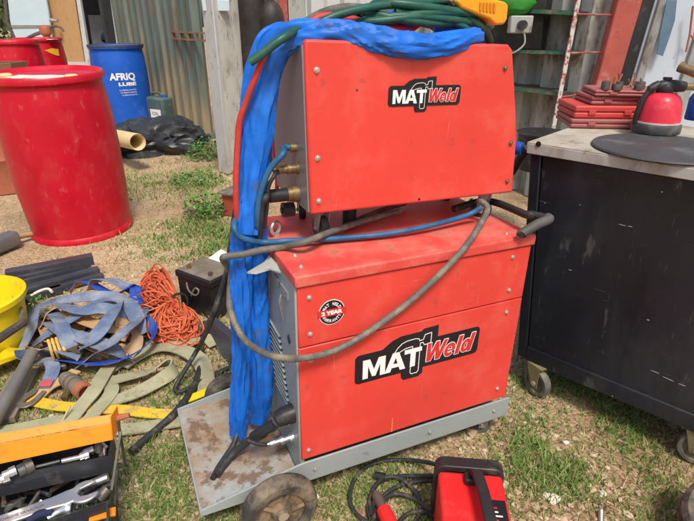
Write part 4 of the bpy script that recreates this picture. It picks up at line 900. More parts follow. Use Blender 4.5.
# amber clamp
yc_ = Gw(478, 8, .05); ye = empty('electrode_clamp', yc_, label='amber plastic electrode clamp lying on the green cable coil', cat='clamp')
ya, yz, yn = fm.to_3x3() @ V3((1, 0, 0)), V3((0, 0, 1)), -fn
def cp(pts, d0, d1):
    b0 = [Gw(u, v, .05) for u, v in pts]
    return MB().prism([((p - yc_).dot(ya), (p - yc_).z) for p in b0], yc_ + yn * d0, ya, yz, yn * (d1 - d0))
obj('body', cp([(452, 3), (458, -4), (470, -5), (486, -2), (500, 1), (503.5, 4), (502, 18), (499, 23.5), (490, 24.5), (484, 19), (470, 14), (456, 9)], -.022, .022), m_yel, ye, bevel=.006, segs=3)
for k in range(5): obj('rib', cp([(474 + k * 3.4, 3), (476 + k * 3.4, 3.2), (475.4 + k * 3.4, 11 + k * .3), (473.4 + k * 3.4, 10.8 + k * .3)], .022, .0245), M('deep_amber_rib', (.55, .20, .01), .5), ye)
obj('jaw', cp([(448, 2), (453, 1), (457, 7), (451, 7.5)], -.008, .008), m_dull, ye, bevel=.002)
# blue hoses
pz = fm @ bq
hose('blue_hose', 'blue hose curving down from the feeder end fitting beside the sleeve', 'hose', [pz, pz + (fm.to_3x3() @ V3((-.02, 0, .001))), F(283, 154, .16), F(271, 167, .165), F(263.5, 183, .165), F(259, 200, .165), F(257, 222, .17), F(259, 236, .19)], .0078, m_blueh)
hose('blue_hose', 'long blue hose looped round the sleeve and across the red lid', 'hose', [F(253, 222, .235), F(244, 216, .235), F(236.5, 219, .20), F(234.2, 227, .168), F(239, 236, .16), F(250, 240.5, .158), F(264, 242.5, .17), Z(285, 241, .728), Z(310, 240, .722), Z(345, 238, .716), Z(385, 234, .716), Z(420, 228, .718), Z(450, 220.5, .722), Z(470, 214, .730), Z(482, 207, .75)], .0075, m_blueh)
# dusty grey hose: from under the feeder round the sleeve and across the front
hose('grey_hose', 'thick dusty grey hose looping round the sleeve and sagging across the red front', 'hose',
     [Z(400, 211, .725), Z(370, 219, .722), Z(348, 226, .725), Z(325, 234, .735), Z(305, 242, .738), F(282, 247, .15), F(262, 250, .145), F(244, 254, .145), F(229, 256, .15), F(223, 258, .16), F(225, 263, .20), F(231, 272, .235), F(230, 290, .215), F(230, 308, .17), F(236, 326, .14), F(246, 341, .10), F(262, 352, .02), F(280, 357.5, -.04), F(300, 358.5, -.032), F(325, 354, -.024), F(352, 342, -.022), F(384, 321, -.02), F(415, 297, -.018), F(444, 270, -.022), F(466, 246, -.022), Z(480, 225, .722), Z(486, 214, .735), Z(487, 206, .75), Z(478, 199, .765)], .0085, m_rubg, 10)
hose('black_cable', 'dusty black cable running over the lid below the feeder', 'cable', [Z(322, 240, .716), Z(340, 229, .715), Z(360, 219, .714), Z(382, 210, .714), Z(405, 203, .716)], .008, m_rubd)
# black cables in the sleeve's shadow
hose('black_cable', 'black cable hanging from the feeder plug down inside the sleeve folds', 'cable', [fm @ V3((-.095, GL(302, 193, -.004).y, GL(302, 193, -.004).z)), F(266, 197, .16), F(262, 206, .165), F(261, 220, .168), F(260, 238, .18)], .008, m_rub)
hose('black_cable', 'thin black cable dropping beside the eye bolt', 'cable', [fm @ V3((-.066, GL(303, 168, -.004).y, GL(303, 168, -.004).z)), F(274, 176, .16), F(268.5, 187, .165), F(267, 205, .17), F(264, 228, .18)], .005, m_rub)
hose('red_hose', 'red hose running down the left edge of the blue sleeve', 'hose', [F(284, 33, .21), F(272, 44, .175), F(264, 57, .158), F(255, 78, .155), F(246.5, 101, .17), F(240, 120, .18), F(238, 140, .185), F(236.5, 165, .185), F(236, 190, .185), F(237, 215, .19), F(240, 235, .20)], .0072, m_redh)
hose('red_hose', 'red hose glimpsed between the sleeve and the grey end panel', 'hose', [GLw(276, 105, -.01), GLw(274, 130, -.012), GLw(274, 155, -.012), GLw(277, 180, -.012), GLw(276, 200, -.012)], .006, m_redh)
hose('black_cable', 'black cable falling left of the sleeve to the ground and bending back under the tray', 'cable',
     [F(250, 165, .215), F(243, 185, .225), F(236, 212, .235), F(232, 240, .24), F(228, 268, .25), F(221, 293, .26), F(211, 320, .28), Z(200, 345, .14), Z(187, 367, .07), Z(177, 384, .025), Z(176, 391, .012), Z(183, 391, .012), Z(198, 383, .012), Z(215, 374, .012), Z(233, 366, .012), Z(250, 358, .012)], .0085, m_rub)
hose('black_hose', 'thick black hose lying from the battery to the toolbox with a cut end', 'hose', [Z(206, 322, .05), Z(202, 338, .02), Z(201, 352, .018), Z(200, 368, .018), Z(194, 386, .02), Z(184, 402, .03), Z(172, 416, .03), Z(160, 427, .02), Z(147, 438, .016), Z(131, 452, .016)], .0125, m_rub)
# torch lead ends on the tray
def T_(u, v, z): return Z(u, v, z)
hose('torch_cable', 'black torch cable coming out of the long sleeve leg onto the rusty tray', 'cable', [F(238.5, 428, .19), T_(234, 443, .135), T_(226, 456, .122), T_(218, 468, .114), T_(212.5, 479, .110)], .0075, m_rub)
gl = Ll(297, 417, 0)
hose('welding_lead', 'thick black welding lead plugged into the machine front above the tray', 'cable', [mm_ @ V3((-.04, gl.y + .02, gl.z - .008)), T_(277, 423, .255), T_(263, 432, .22), T_(250, 440, .175), T_(241, 447, .145), T_(233, 454, .125), T_(224, 465, .114), T_(216, 476, .111)], .0105, m_rub)
obj_ = MB().tube(smooth([mm_ @ V3((-.045, gl.y + .02, gl.z - .009)), T_(277, 423, .255), T_(263, 432, .22), T_(254, 437.5, .19)], 6), .0165, 16); tag(obj('lead_boot', obj_, m_black), 'black rubber boot over the welding lead by the tray', 'cable boot')
hose('gas_hose', 'thin black gas hose pushed onto the chrome coupling', 'hose', [mm_ @ V3((-.075, q2.y + .015, q2.z - .002)), mm_ @ V3((-.10, q2.y + .018, q2.z + .008)), mm_ @ V3((-.125, q2.y + .03, q2.z + .02))], .0055, m_rub)

# ================================================================== BLACK CABINET (right)
ca = R(-43); cb = Z(517, 355, .125); cab = empty('tool_cabinet', (cb.x, cb.y, 0), (0, 0, ca), 'dark navy steel cabinet on castors with a worn pale worktop', 'cabinet')
cm = mat_of(cab); cmi = cm.inverted(); cn_ = cm.to_3x3() @ V3((0, 1, 0))
SH = -.083
def shear(mb): mb.v = [V3((p[0] + SH * (p[2] - .125), p[1], p[2])) for p in mb.v]; return mb
CW, CD = .95, .62
obj('body', shear(MB().box((.035, .006, .14), (CW - .03, CD, .845))), m_cab, cab, world=False, bevel=.003)
obj('corner_post', shear(MB().box((0, 0, .125), (.033, .035, .847))), m_cab, cab, world=False, bevel=.003)
obj('corner_post', shear(MB().box((CW - .03, 0, .125), (CW, .035, .847))), m_cab, cab, world=False, bevel=.003)
obj('side_skin', shear(MB().box((.003, .036, .14), (.034, CD, .845))), m_cab, cab, world=False)
obj('bottom_rail', shear(MB().box((.034, -.002, .118), (CW - .031, .03, .175))), m_cab, cab, world=False, bevel=.003)
for z in (.2, .26): pass
obj('worktop', shear(MB().box((-.010, -.008, .8785), (CW + .01, CD + .01, .882))), m_top, cab, world=False, bevel=.001)
obj('worktop_edge', shear(MB().box((-.010, -.010, .8475), (CW + .01, .004, .8784))), m_edge, cab, world=False, bevel=.002)
obj('worktop_edge', shear(MB().box((-.012, .0045, .8475), (.003, CD + .01, .8784))), m_edge, cab, world=False, bevel=.002)
q = cmi @ onplane(538.5, 144, cm @ V3((0, -.010, 0)), cn_); obj('bolt', MB().lathe([(.001, 0), (.0085, 0), (.0075, .003), (.001, .0035)], 16, Matrix.Translation((q.x, -.010, q.z)) @ Matrix.Rotation(R(90), 4, 'X')), m_ink, cab, world=False)
scr = MB()
for i in range(0):
    x, z = random.uniform(.25, .6), random.uniform(.2, .8); l = random.uniform(.006, .03); a = random.uniform(-.5, .3)
    scr.hexa([(x, .0052, z), (x + l, .0052, z + l * a), (x + l, .0058, z + l * a), (x, .0058, z)], [(x, .0052, z + .0012), (x + l, .0052, z + l * a + .0008), (x + l, .0058, z + l * a + .0008), (x, .0058, z + .0012)])
for (u, v, l) in ((622, 225, .022), (630, 226.5, .014), (655, 372, .026), (668, 379, .032), (682, 385, .020), (613, 395, .004), (662, 192, .004), (580, 205, .003), (570, 270, .012), (648, 320, .008), (545, 203, .003)):
    p = cmi @ onplane(u, v, cm @ V3((0, .005, 0)), cn_); x, z = p.x - SH * (p.z - .125), p.z; y_ = -.0028 if z < .178 else .0052
    hh = .0011 if l > .01 else .0018
    scr = MB().prism([(-l / 2, -hh * .3), (-l * .2, -hh), (l * .3, -hh * .8), (l / 2, 0), (l * .25, hh), (-l * .3, hh * .7)], (x, y_, z), (1, 0, random.uniform(-.15, .05)), (0, 0, 1), (0, .0005, 0))
    obj('scratch', shear(scr), M('bare_metal_scratch', (.34, .34, .34), .5), cab, world=False)
for u, v, a in ((533, 397, -20), (690, 467, 10)):
    q = cmi @ Z(u, v); castor(cab, q.x - .02, q.y + .03, .122, .052, .028, R(a), fork=M('yellowed_zinc', (.28, .25, .13), .6, metal=.4, var=.3, dirt=(.16, .12, .07), amt=.35, dscale=16), tyre=m_rubg)
castor(cab, .07, CD - .08, .122, .052, .028, 0, fork=MATS['yellowed_zinc'], tyre=m_rubg); castor(cab, CW - .08, CD - .08, .122, .052, .028, 0, fork=MATS['yellowed_zinc'], tyre=m_rubg)
q = Z(553, 384); tag(obj('blue_bottle', MB().lathe([(.001, 0), (.022, 0), (.024, .01), (.024, .05), (.012, .065), (.012, .075), (.001, .075)], 18, Matrix.Translation(q + V3((.03, .12, .025))) @ Matrix.Rotation(R(90), 4, 'Y')), m_bcan), 'small blue bottle lying in the shade under the cabinet', 'bottle')
ZW = .884
dc = Z(668, 133, ZW); dc = V3((.92, 1.50, ZW))
tag(obj('round_plate', MB().lathe([(.001, 0), (.196, 0), (.199, .003), (.196, .007), (.02, .009), (.001, .009)], 72, Matrix.Translation(dc)), m_disc), 'large thin black round plate lying on the worktop', 'plate')
# blow torch
bt = Z(658, 133, ZW + .009); bt.y += .02; be = empty('blow_torch', bt, (0, 0, 0), 'red gas blow torch with black base ring standing on the round plate', 'blow torch')
obj('base_ring', MB().lathe([(.05, 0), (.070, 0), (.072, .004), (.072, .026), (.069, .03), (.05, .03)], 44), m_rubber_ring, be, world=False)
obj('canister', MB().lathe([(.001, .004), (.062, .004), (.066, .012), (.066, .034), (.064, .05), (.061, .075), (.056, .098), (.047, .113), (.034, .121), (.02, .124), (.001, .124)], 44), m_can, be, world=False)
obj('seam_ring', MB().lathe([(.064, .031), (.0685, .031), (.0685, .036), (.064, .036)], 44), m_whit, be, world=False)
hd = MB().lathe([(.001, .120), (.022, .120), (.026, .128), (.026, .142), (.02, .150), (.001, .152)], 24); hd.tube(smooth([(-.03, 0, .138), (-.005, -.004, .143), (.03, -.006, .142), (.055, -.008, .140)], 4), [.012, .016, .017, .018, .018, .018, .019, .019, .018, .017, .017, .016, .015], 14)
hd.lathe([(.001, .15), (.010, .15), (.010, .160), (.013, .161), (.013, .168), (.001, .168)], 14); obj('burner_head', hd, m_black, be, world=False)
hl = smooth([(-.022, 0, .146), (-.045, 0, .132), (-.062, 0, .10), (-.07, 0, .06), (-.071, 0, .03)], 5); obj('trigger_handle', MB().tube(hl, [.014] * 6 + [.009] * (len(hl) - 6), 10), m_black, be, world=False)
nz = MB(); nz.tube([(.052, -.008, .141), (.075, -.008, .140), (.1, -.008, .138)], [.011, .011, .011], 14); obj('nozzle', nz, m_brass, be, world=False)
bb = Z(697, 121, ZW); tag(obj('gas_canister', MB().lathe([(.001, 0), (.036, 0), (.038, .006), (.038, .075), (.03, .092), (.014, .1), (.014, .112), (.001, .112)], 32, Matrix.Translation(bb + V3((.012, .03, .0)))), m_bcan), 'small blue gas canister behind the red blow torch', 'canister')
bt2 = Y(681, 67, 1.68); bt3 = Y(706, 77, 1.62)
bn2 = empty('brass_burner', bt3, label='dirty brass burner tube above the blue canister', cat='burner')
obj('tube', MB().tube([bt2, bt2 + (bt3 - bt2) * .9], .0135, 16), m_brass, bn2); obj('tip', MB().tube([bt2 - (bt3 - bt2) * .05, bt2 + (bt3 - bt2) * .12], .0155, 16), m_brass, bn2)
obj('stem', MB().tube([bt3 + V3((-.01, .0, 0)), V3((bb.x + .012, bb.y + .03, ZW + .113))], .007, 10), m_brass, bn2)
# red tool cases on the back of the worktop
def case(corner, z0, z1, w, d, ang, mat, label, opened=False):
    e = empty('tool_case', V3((corner.x, corner.y, z0)), (0, 0, ang), label, 'tool case', 'red tool cases stacked on the worktop'); h = z1 - z0
    obj('base', MB().box((0, 0, 0), (w, d, h * .48)), mat, e, world=False, bevel=.006, segs=3)
    obj('lid', MB().box((0, 0, h * .5), (w, d, h)), mat, e, world=False, bevel=.006, segs=3)
    for x in (.25, .75): obj('latch', MB().box((w * x - .012, -.004, h * .3), (w * x + .012, -.0005, h * .68)), mat, e, world=False, bevel=.001)
    return e
k0 = Z(570, 128, ZW); ang = R(-6)
def ck(u, v, z, dy=0): p = Z(u, v, z); p.y += dy; return p
ztop1 = ZW + .031; c1_ = case(k0, ZW, ztop1, .275, .20, ang, m_casep, 'faded pink red tool case at the bottom of the stack')
c2_ = case(V3((k0.x + .008, k0.y + .004, 0)), ztop1 + .001, ztop1 + .043, .235, .20, R(-4), m_case, 'bright red tool case, second from the bottom of the stack')
z3 = ztop1 + .044; c3_ = case(V3((k0.x + .062, k0.y + .012, 0)), z3, z3 + .029, .22, .17, R(-3), m_casep, 'dull pink tool case on the bright red one')
z4 = z3 + .030; c4_ = case(V3((k0.x + .066, k0.y + .006, 0)), z4, z4 + .020, .235, .16, R(-8), m_casep, 'topmost dull pink tool case carrying black sockets')
z5 = z4 + .0205; sp_ = [(k0.x + .10, k0.y + .01), (k0.x + .115, k0.y + .045), (k0.x + .135, k0.y + .005), (k0.x + .155, k0.y + .03), (k0.x + .205, k0.y + .0), (k0.x + .225, k0.y + .03)]
for k, (x, y) in enumerate(sp_):
    r_, hh = .012 + .002 * (k % 3), .024 if k % 2 else .019
    so_ = MB().lathe([(r_ * .55, 0), (r_ * .97, 0), (r_, .002), (r_, hh - .002), (r_ * .95, hh), (r_ * .62, hh), (r_ * .6, hh * .4), (.001, hh * .4)], 20, Matrix.Translation((x, y, z5)))
    tag(obj('socket', so_, m_dull), 'black impact socket standing on the topmost tool case', 'socket', 'sockets on the top tool case')
for k in range(7):
    x, y = k0.x + .15 + .018 * k, k0.y + .07 + .01 * (k % 3)
    tag(obj('drill_bit', MB().cyl((x, y, z5), (x + random.uniform(-.015, .02), y, z5 + random.uniform(.025, .05)), .003, 8), m_drust if k % 2 else m_brass), 'small rusty bit sticking up from the top tool case', 'drill bit', 'bits on the top tool case')
# things glimpsed between feeder and cabinet
hose('blue_coupling', 'blue hose end with black coupling behind the feeder right side', 'hose', [Y(510, 147, 1.75), Y(517, 148, 1.73), Y(522, 149, 1.72)], .022, m_bcan)
hose('black_lead', 'black lead hanging behind the feeder beside the worktop corner', 'cable', [Y(512, 172, 1.8), Y(519, 160, 1.76), Y(525, 152, 1.73), Y(528, 148, 1.72)], .014, m_rub)
for k, (a, b) in enumerate((((500, 162), (545, 150)), ((500, 172), (545, 162)))):
    A_, B_ = Z(*a), Z(*b); tag(obj('timber_plank', MB().tube([A_ + V3((0, 0, .02)), B_ + V3((.2, 0, .02))], .035, 4), m_wood), ['grey timber plank on the earth, the farther of two behind the feeder', 'grey timber plank on the earth, the nearer of two behind the feeder'][k], 'plank')
q = Z(512, 186); mbk = MB().box((-.12, -.05, 0), (.1, .06, .07), Matrix.Translation(q)); tag(obj('brick', mbk, m_drust, bevel=.008), 'broken red brick lying behind the feeder', 'brick')
tag(obj('black_bucket', MB().lathe([(.001, 0), (.12, 0), (.14, .2), (.15, .21), (.13, .21), (.001, .19)], 24, Matrix.Translation(Y(545, 125, 3.0) + V3((0, 0, -.25)))), m_black), 'black bucket in the shadow inside the open container', 'bucket')

# ================================================================== GROUND CLUTTER, LEFT
# angle bars
def bar(a, b, w, h, label, drop=0):
    a, b = V3(a), V3(b); d = (b - a).normalized(); s_ = V3((-d.y, d.x, 0)) * w; t = .005
    mb = MB(); mb.hexa([a, b, b + s_, a + s_], [p + V3((0, 0, t)) for p in (a, b, b + s_, a + s_)])
    up = V3((0, 0, h)); k = s_.normalized() * t
    mb.hexa([a - up, b - up, b - up + k, a - up + k], [a, b, b + k, a + k])
    return tag(obj('angle_bar', mb, m_bar, bevel=.001), label, 'steel bar', 'black angle bars on the ground')
bar(Z(5, 274, .10), Z(93, 257, .10), .055, .045, 'black angle bar lying on top at the back of the bar stack')
bar(Z(0, 286, .055), Z(88, 266, .055), .05, .05, 'black angle bar in the middle of the bar stack')
bar(Z(4, 296, .042), Z(100, 270, .042), .05, .042, 'black angle bar at the front right of the bar stack, longest to the right')
bar(Z(0, 304, .03), Z(62, 288, .03), .04, .03, 'dusty angle bar lowest in the bar stack')
bar(Z(0, 281, .075), Z(90, 262, .075), .03, .03, 'thin black angle bar tucked just under the top back bar')
bar(Z(10, 301, .03), Z(104, 275, .03), .028, .025, 'thinnest black angle bar along the front edge of the stack')
# sledgehammer
sh0, sh1 = Z(2, 249), Z(50, 234); she = empty('sledgehammer', Z(0, 256), label='steel sledgehammer with wooden handle lying before the red drum', cat='hammer')
hp2 = [sh0 + V3((0, 0, .055)), sh0 + (sh1 - sh0) * .5 + V3((0, 0, .04)), sh1 + V3((0, 0, .02)) - (sh1 - sh0) * .1, sh1 + V3((0, 0, .016))]
pps = smooth(hp2, 6); obj('handle', MB().tube(pps, [.017 - .009 * (i / len(pps)) ** 2 for i in range(len(pps))], 12), m_wood, she)
hx = Matrix.Translation(Z(-3, 256) + V3((0, .05, .055))) @ Matrix.Rotation(R(70), 4, 'Z'); obj('head', MB().prism(rrect(-.045, -.045, .045, .045, .02, 2), hx @ V3((-.10, 0, 0)), hx.to_3x3() @ V3((0, 1, 0)), (0, 0, 1), hx.to_3x3() @ V3((.20, 0, 0))), M('grey_hammer_steel', (.17, .18, .18), .5, metal=.5), she, bevel=.006)
# webbing heap
wh = empty('webbing_strap', Z(92, 345), label='heap of blue grey tow strap webbing with tan inside beside the orange rope', cat='strap')
def rib(pts, w, mats, tw=None, n=8, name='strap_loop', parent=wh, th=.003):
    p = smooth([Z(u, v, z) for u, v, z in pts], n); t = lerps(tw, n) if tw else None
    p = [q + noise.noise_vector(q * 7) * .006 for q in p]
    return obj(name, MB().ribbon(p, w, th, t), mats, parent)
BT = [m_webb, m_webt]; TB = [m_webt, m_webb]; SB = [m_webs, m_webt]
rib([(20, 352, .02), (29, 335, .05), (33, 315, .09), (48, 303, .12), (78, 297, .14), (112, 297, .13), (128, 302, .10)], .064, BT, [.5, .5, .3, .1, -.2, -.3, -.2])
rib([(33, 345, .05), (48, 333, .09), (72, 318, .13), (95, 303, .155), (118, 299, .15), (131, 307, .12), (139, 322, .09), (141, 335, .06)], .064, BT, [.1, 0, .1, .3, .1, -.3, -.5, -.6])
rib([(50, 322, .10), (62, 330, .12), (84, 338, .13), (104, 344, .12), (122, 352, .08), (131, 360, .03)], .064, BT, [.3, .1, 0, -.1, -.2, -.1])
rib([(78, 366, .03), (92, 356, .08), (108, 344, .14), (124, 332, .145), (138, 320, .11), (146, 308, .06)], .05, BT, [.2, .2, .1, .1, .1, .2])
rib([(40, 362, .03), (62, 360, .05), (84, 362, .06), (108, 362, .06), (132, 355, .07), (150, 342, .08), (154, 330, .08), (146, 320, .07)], .05, SB, [.7, .6, .4, .3, .5, .8, 1.0, .8])
rib([(92, 290, .08), (96, 280, .13), (110, 280, .14), (124, 286, .11), (134, 292, .08), (138, 300, .03)], .06, BT, [.8, .5, .2, -.1, -.2, 0])
rib([(112, 300, .06), (124, 290, .11), (134, 285, .12), (136, 296, .09), (134, 306, .05)], .06, SB, [.2, .4, .6, .6, .3])
rib([(70, 292, .06), (78, 283, .09), (88, 282, .11), (104, 290, .09), (120, 297, .05)], .05, SB, [1.0, .7, .3, .2, .1])
rib([(62, 312, .09), (84, 320, .11), (108, 328, .11), (126, 330, .09)], .064, TB, [.2, .1, 0, .2])
rib([(40, 330, .05), (46, 316, .09), (58, 308, .10), (72, 309, .09), (88, 314, .07)], .06, TB, [1.0, .8, .5, .3, 0])
rib([(96, 338, .06), (104, 325, .10), (118, 316, .125), (124, 326, .10), (118, 340, .06)], .064, TB, [.9, 1.2, .9, .5, .2])
rib([(30, 350, .03), (42, 352, .06), (56, 352, .07), (70, 352, .06), (84, 350, .04)], .06, TB, [1.2, 1.0, .8, .9, 1.1])
rib([(44, 338, .05), (58, 344, .08), (74, 346, .09), (92, 350, .07), (110, 356, .04)], .05, TB, [.3, .6, .8, .5, .3])
rib([(128, 318, .05), (136, 328, .07), (138, 342, .06), (128, 354, .04)], .05, TB, [.3, .5, .8, .6])
rib([(100, 300, .07), (110, 306, .10), (122, 312, .09), (130, 320, .06)], .05, TB, [.1, -.3, -.4, 0])
for k in range(30):
    a = random.uniform(0, 6.28); cu_, cv_ = 90 + random.uniform(-38, 40), 328 + random.uniform(-22, 22); l = random.uniform(16, 32)
    pts = [(cu_ + math.cos(a + b) * l * c, cv_ + math.sin(a + b) * l * .5 * c, max(.012, random.uniform(.015, .075) - .02 * abs(c))) for b, c in ((0, 1), (.5, .6), (0, 0), (-.4, -.6), (0, -1))]
    rib(pts, .05, TB, [random.uniform(-.6, .6) for _ in pts], 7)
rib([(58, 300, .12), (70, 308, .15), (86, 310, .16), (102, 308, .16), (116, 312, .14), (126, 320, .10)], .06, BT, [.5, .2, -.1, -.3, -.2, .2])
rib([(52, 310, .08), (60, 322, .13), (66, 336, .14), (70, 348, .11), (74, 358, .05)], .055, BT, [.2, .3, .1, -.2, -.3])
rib([(120, 300, .12), (112, 314, .165), (102, 328, .16), (90, 340, .14), (78, 350, .08)], .055, BT, [-.3, -.1, .2, .3, .2])
rib([(36, 352, .06), (52, 346, .10), (66, 350, .10), (80, 356, .07)], .055, BT, [.4, .2, .0, -.2])
for k in range(4): obj('cord', MB().tube(smooth([Z(48 + k * 4, 340 - k, .13), Z(51 + k * 4.5, 350, .11), Z(54 + k * 5, 360 - k * 2, .06)], 5), .0055, 8), M('yellow_cord', (.62, .40, .10), .7), wh)
# hook strap
hs_ = empty('hook_strap', Z(40, 385), label='blue strap end with red stitching and flat steel hook lying in grass', cat='strap')
p = smooth([Z(20, 350, .10), Z(23, 360, .07), Z(34, 362, .06), Z(48, 360, .06), Z(53, 368, .05), Z(50, 378, .035), Z(44, 388, .025)], 8)
obj('strap', MB().ribbon(p, .048, .003, lerps([.9, .9, .4, .2, .1, .1, 0], 8)), [m_webb, m_webb], hs_)
a_, b_ = Z(49, 379, .037), Z(42, 391, .026); obj('stitch_patch', MB().ribbon([a_ + (b_ - a_) * .1 + V3((0, 0, .003)), a_ + (b_ - a_) * .7 + V3((0, 0, .003))], .044, .002), [M('red_stitching', (.40, .08, .10), .8)] * 2, hs_)
hd_ = (Z(18, 410) - Z(44, 388)).normalized(); hs2 = V3((-hd_.y, hd_.x, 0)); hb_ = Z(40, 391, .02)
hk2 = [(-.0, -.028), (.05, -.034), (.075, -.03), (.092, -.016), (.097, .002), (.09, .022), (.07, .034), (.045, .034), (.0, .028), (.0, .012), (.045, .014), (.062, .012), (.07, .002), (.065, -.008), (.05, -.012), (.02, -.004), (0, -.008)]
obj('hook', MB().prism(hk2, hb_, hd_, hs2, (0, 0, .006)), M('scuffed_hook_steel', (.34, .34, .32), .45, metal=.6, dirt=(.2, .15, .1), amt=.3), hs_, bevel=.0015)
# khaki flat hose
kh = empty('flat_webbing', Z(130, 390), label='khaki green lifting sling folded over the grass below the rope', cat='sling')
KM = [m_flat, m_flat]
rib([(-20, 436, .012), (20, 429, .015), (58, 421, .018), (84, 424, .016), (112, 429, .015), (145, 427, .014), (185, 420, .012)], .05, KM, None, 8, 'fold', kh, .006)
rib([(205, 395, .01), (206, 380, .02), (203, 366, .03), (192, 354, .035), (176, 347, .03), (158, 347, .025), (138, 356, .02), (122, 366, .02)], .062, KM, [.1, .2, .3, .1, -.1, -.1, 0, 0], 8, 'fold', kh, .006)
rib([(100, 385, .02), (122, 378, .03), (146, 372, .035), (164, 364, .045), (173, 363, .05), (173, 370, .04), (162, 379, .03), (142, 390, .025), (118, 398, .02), (96, 402, .015)], .052, KM, [0, .1, .3, .9, 1.3, 1.2, .5, .2, 0, 0], 8, 'fold', kh, .006)
rib([(120, 354, .02), (110, 366, .035), (102, 378, .045), (94, 392, .045), (82, 406, .03), (70, 420, .022), (58, 432, .015)], .05, KM, [.2, .1, .2, .2, .1, 0, 0], 8, 'fold', kh, .006)
rib([(118, 364, .02), (106, 374, .025), (112, 388, .025), (108, 398, .025), (98, 410, .022), (84, 425, .015)], .048, KM, [.1, .2, .2, 0, 0, 0], 8, 'fold', kh, .006)
rib([(36, 398, .012), (48, 388, .02), (62, 380, .03), (76, 370, .03)], .045, [m_webt, m_webt], None, 8, 'fold', kh, .005)
rib([(215, 345, .012), (206, 338, .02), (190, 340, .03), (168, 344, .03)], .055, KM, None, 8, 'fold', kh, .005)
ys = obj('yellow_strap', MB().ribbon([p + noise.noise_vector(p * 8) * .003 for p in smooth([Z(28, 400, .010), Z(60, 406, .012), Z(95, 408, .014), Z(125, 410, .014), Z(150, 413, .013), Z(184, 415, .012)], 8)], .045, .004), [m_yst, m_yst]); tag(ys, 'dirty yellow strap lying across the grass by the toolbox', 'strap')
ys2 = obj('yellow_strap', MB().ribbon(smooth([Z(182, 401, .022), Z(196, 396, .026), Z(210, 390, .02), Z(230, 380, .012)], 6), .035, .004), [m_ybk, m_ybk]); tag(ys2, 'clean bright yellow strap end poking out beside the grey tray', 'strap')
rr_ = Z(212, 392); 0 and tag(obj('field_stone', MB().add([rr_ + V3((0.02, .07, .01)) + V3((a.x * .075, a.y * .06, a.z * .04)) * (1 + .2 * noise.noise(a * 2)) for a in iv], iff), m_webt, bevel=.008), 'rounded tan stone beside the grey tray corner', 'stone')
# hose coupling
hcq = Z(64, 377, .04); hce = empty('hose_coupling', Z(78, 390), label='grey brown pipe coupling lying on the khaki sling', cat='coupling')
hd2 = (Z(86, 393, .04) - hcq).normalized(); mb = MB(); x = 0
for L_, r_ in ((.012, .020), (.03, .026), (.006, .031), (.02, .025), (.008, .032), (.03, .026), (.010, .030)):
    mb.cyl(hcq + hd2 * x, hcq + hd2 * (x + L_), r_, 20); x += L_
obj('body', mb, M('clay_grey_metal', (.21, .17, .13), .7, metal=.2, dirt=(.3, .2, .12), amt=.3), hce)
obj('socket_end', MB().lathe([(.022, 0), (.031, 0), (.031, .03), (.023, .03), (.022, .012)], 24, Matrix.Translation(hcq + hd2 * x) @ hd2.to_track_quat('Z', 'Y').to_matrix().to_4x4()), m_drust, hce)
obj('lug', MB().cyl(hcq + hd2 * .05 + V3((0, 0, -.02)), hcq + hd2 * .05 + V3((.0, -.06, -.022)), .014, 14), m_brass, hce)
tag(obj('ratchet_buckle', MB().box((-.035, -.025, 0), (.035, .025, .022), Matrix.Translation(Z(58, 368, .02)) @ Matrix.Rotation(R(20), 4, 'Z')), m_dull, bevel=.005), 'dark steel ratchet buckle at the foot of the webbing heap', 'buckle')
hose('straw_stick', 'pale dry stick standing in the sling folds by the toolbox', 'stick', [Z(61, 424, .01), Z(66, 414, .04), Z(70, 406, .06)], .0035, m_dry)
# steel pipe
pa_, pb2 = Z(-8, 425, .05), Z(33, 352, .10); tag(obj('steel_pipe', MB().tube([pa_, pb2], .021, 24), M('scaffold_grey', (.22, .21, .195), .5, metal=.5, dirt=(.28, .22, .15), amt=.25, dscale=10)), 'grey steel pipe leaning from the webbing heap toward the toolbox', 'pipe')
tag(obj('weathered_board', MB().ribbon([Z(0, 422, .012), Z(26, 372, .014)], .09, .02), M('grey_weathered_wood', (.22, .18, .13), .8, stretch=(1, 1, 1))), 'grey weathered board under the steel pipe', 'board')
# yellow tub
yb0 = Z(0, 352); ybe = empty('plastic_tub', (yb0.x - .10, yb0.y + .06, 0), label='bright yellow plastic tub with black strap at the left edge', cat='tub')
obj('body', MB().lathe([(.001, .004), (.165, .0), (.17, .01), (.18, .14), (.186, .19), (.2, .2), (.2, .22), (.188, .225), (.18, .20), (.165, .03), (.001, .02)], 40), m_ybk, ybe, world=False)
tag(obj('yellow_sheet', MB().ribbon([p + noise.noise_vector(p * 12) * .012 for p in smooth([Z(-14, 372, .02), Z(-2, 362, .05), Z(10, 356, .045), Z(22, 350, .02)], 8)], .11, .003, lerps([0, .4, .1, -.2], 8)), [m_ybk, m_ybk]), 'yellow plastic flap lying in front of the yellow tub', 'sheet')
rb2 = obj('black_strap', MB().ribbon(smooth([Z(-15, 348, .16), Z(0, 337, .19), Z(16, 326, .20), Z(22, 318, .18), Z(20, 308, .14), Z(24, 302, .10), Z(31, 309, .07), Z(28, 325, .05)], 7), .03, .004, lerps([.4, .4, .5, .8, 1, 1, 1, .8], 7)), [m_rubg, m_rubg]); tag(rb2, 'dark grey rubber strap looped over the yellow tub', 'strap')
tag(obj('tub_lever', MB().tube([Z(-12, 346, .21), Z(24, 322, .19)], .016, 8), m_dull), 'dark steel lever bar lying across the yellow tub', 'bar')
hose('red_white_tape', 'red and white tape scrap lying before the angle bars', 'tape', [Z(30, 296, .03), Z(40, 291, .04), Z(48, 289, .035), Z(52, 292, .03)], .007, m_pap)
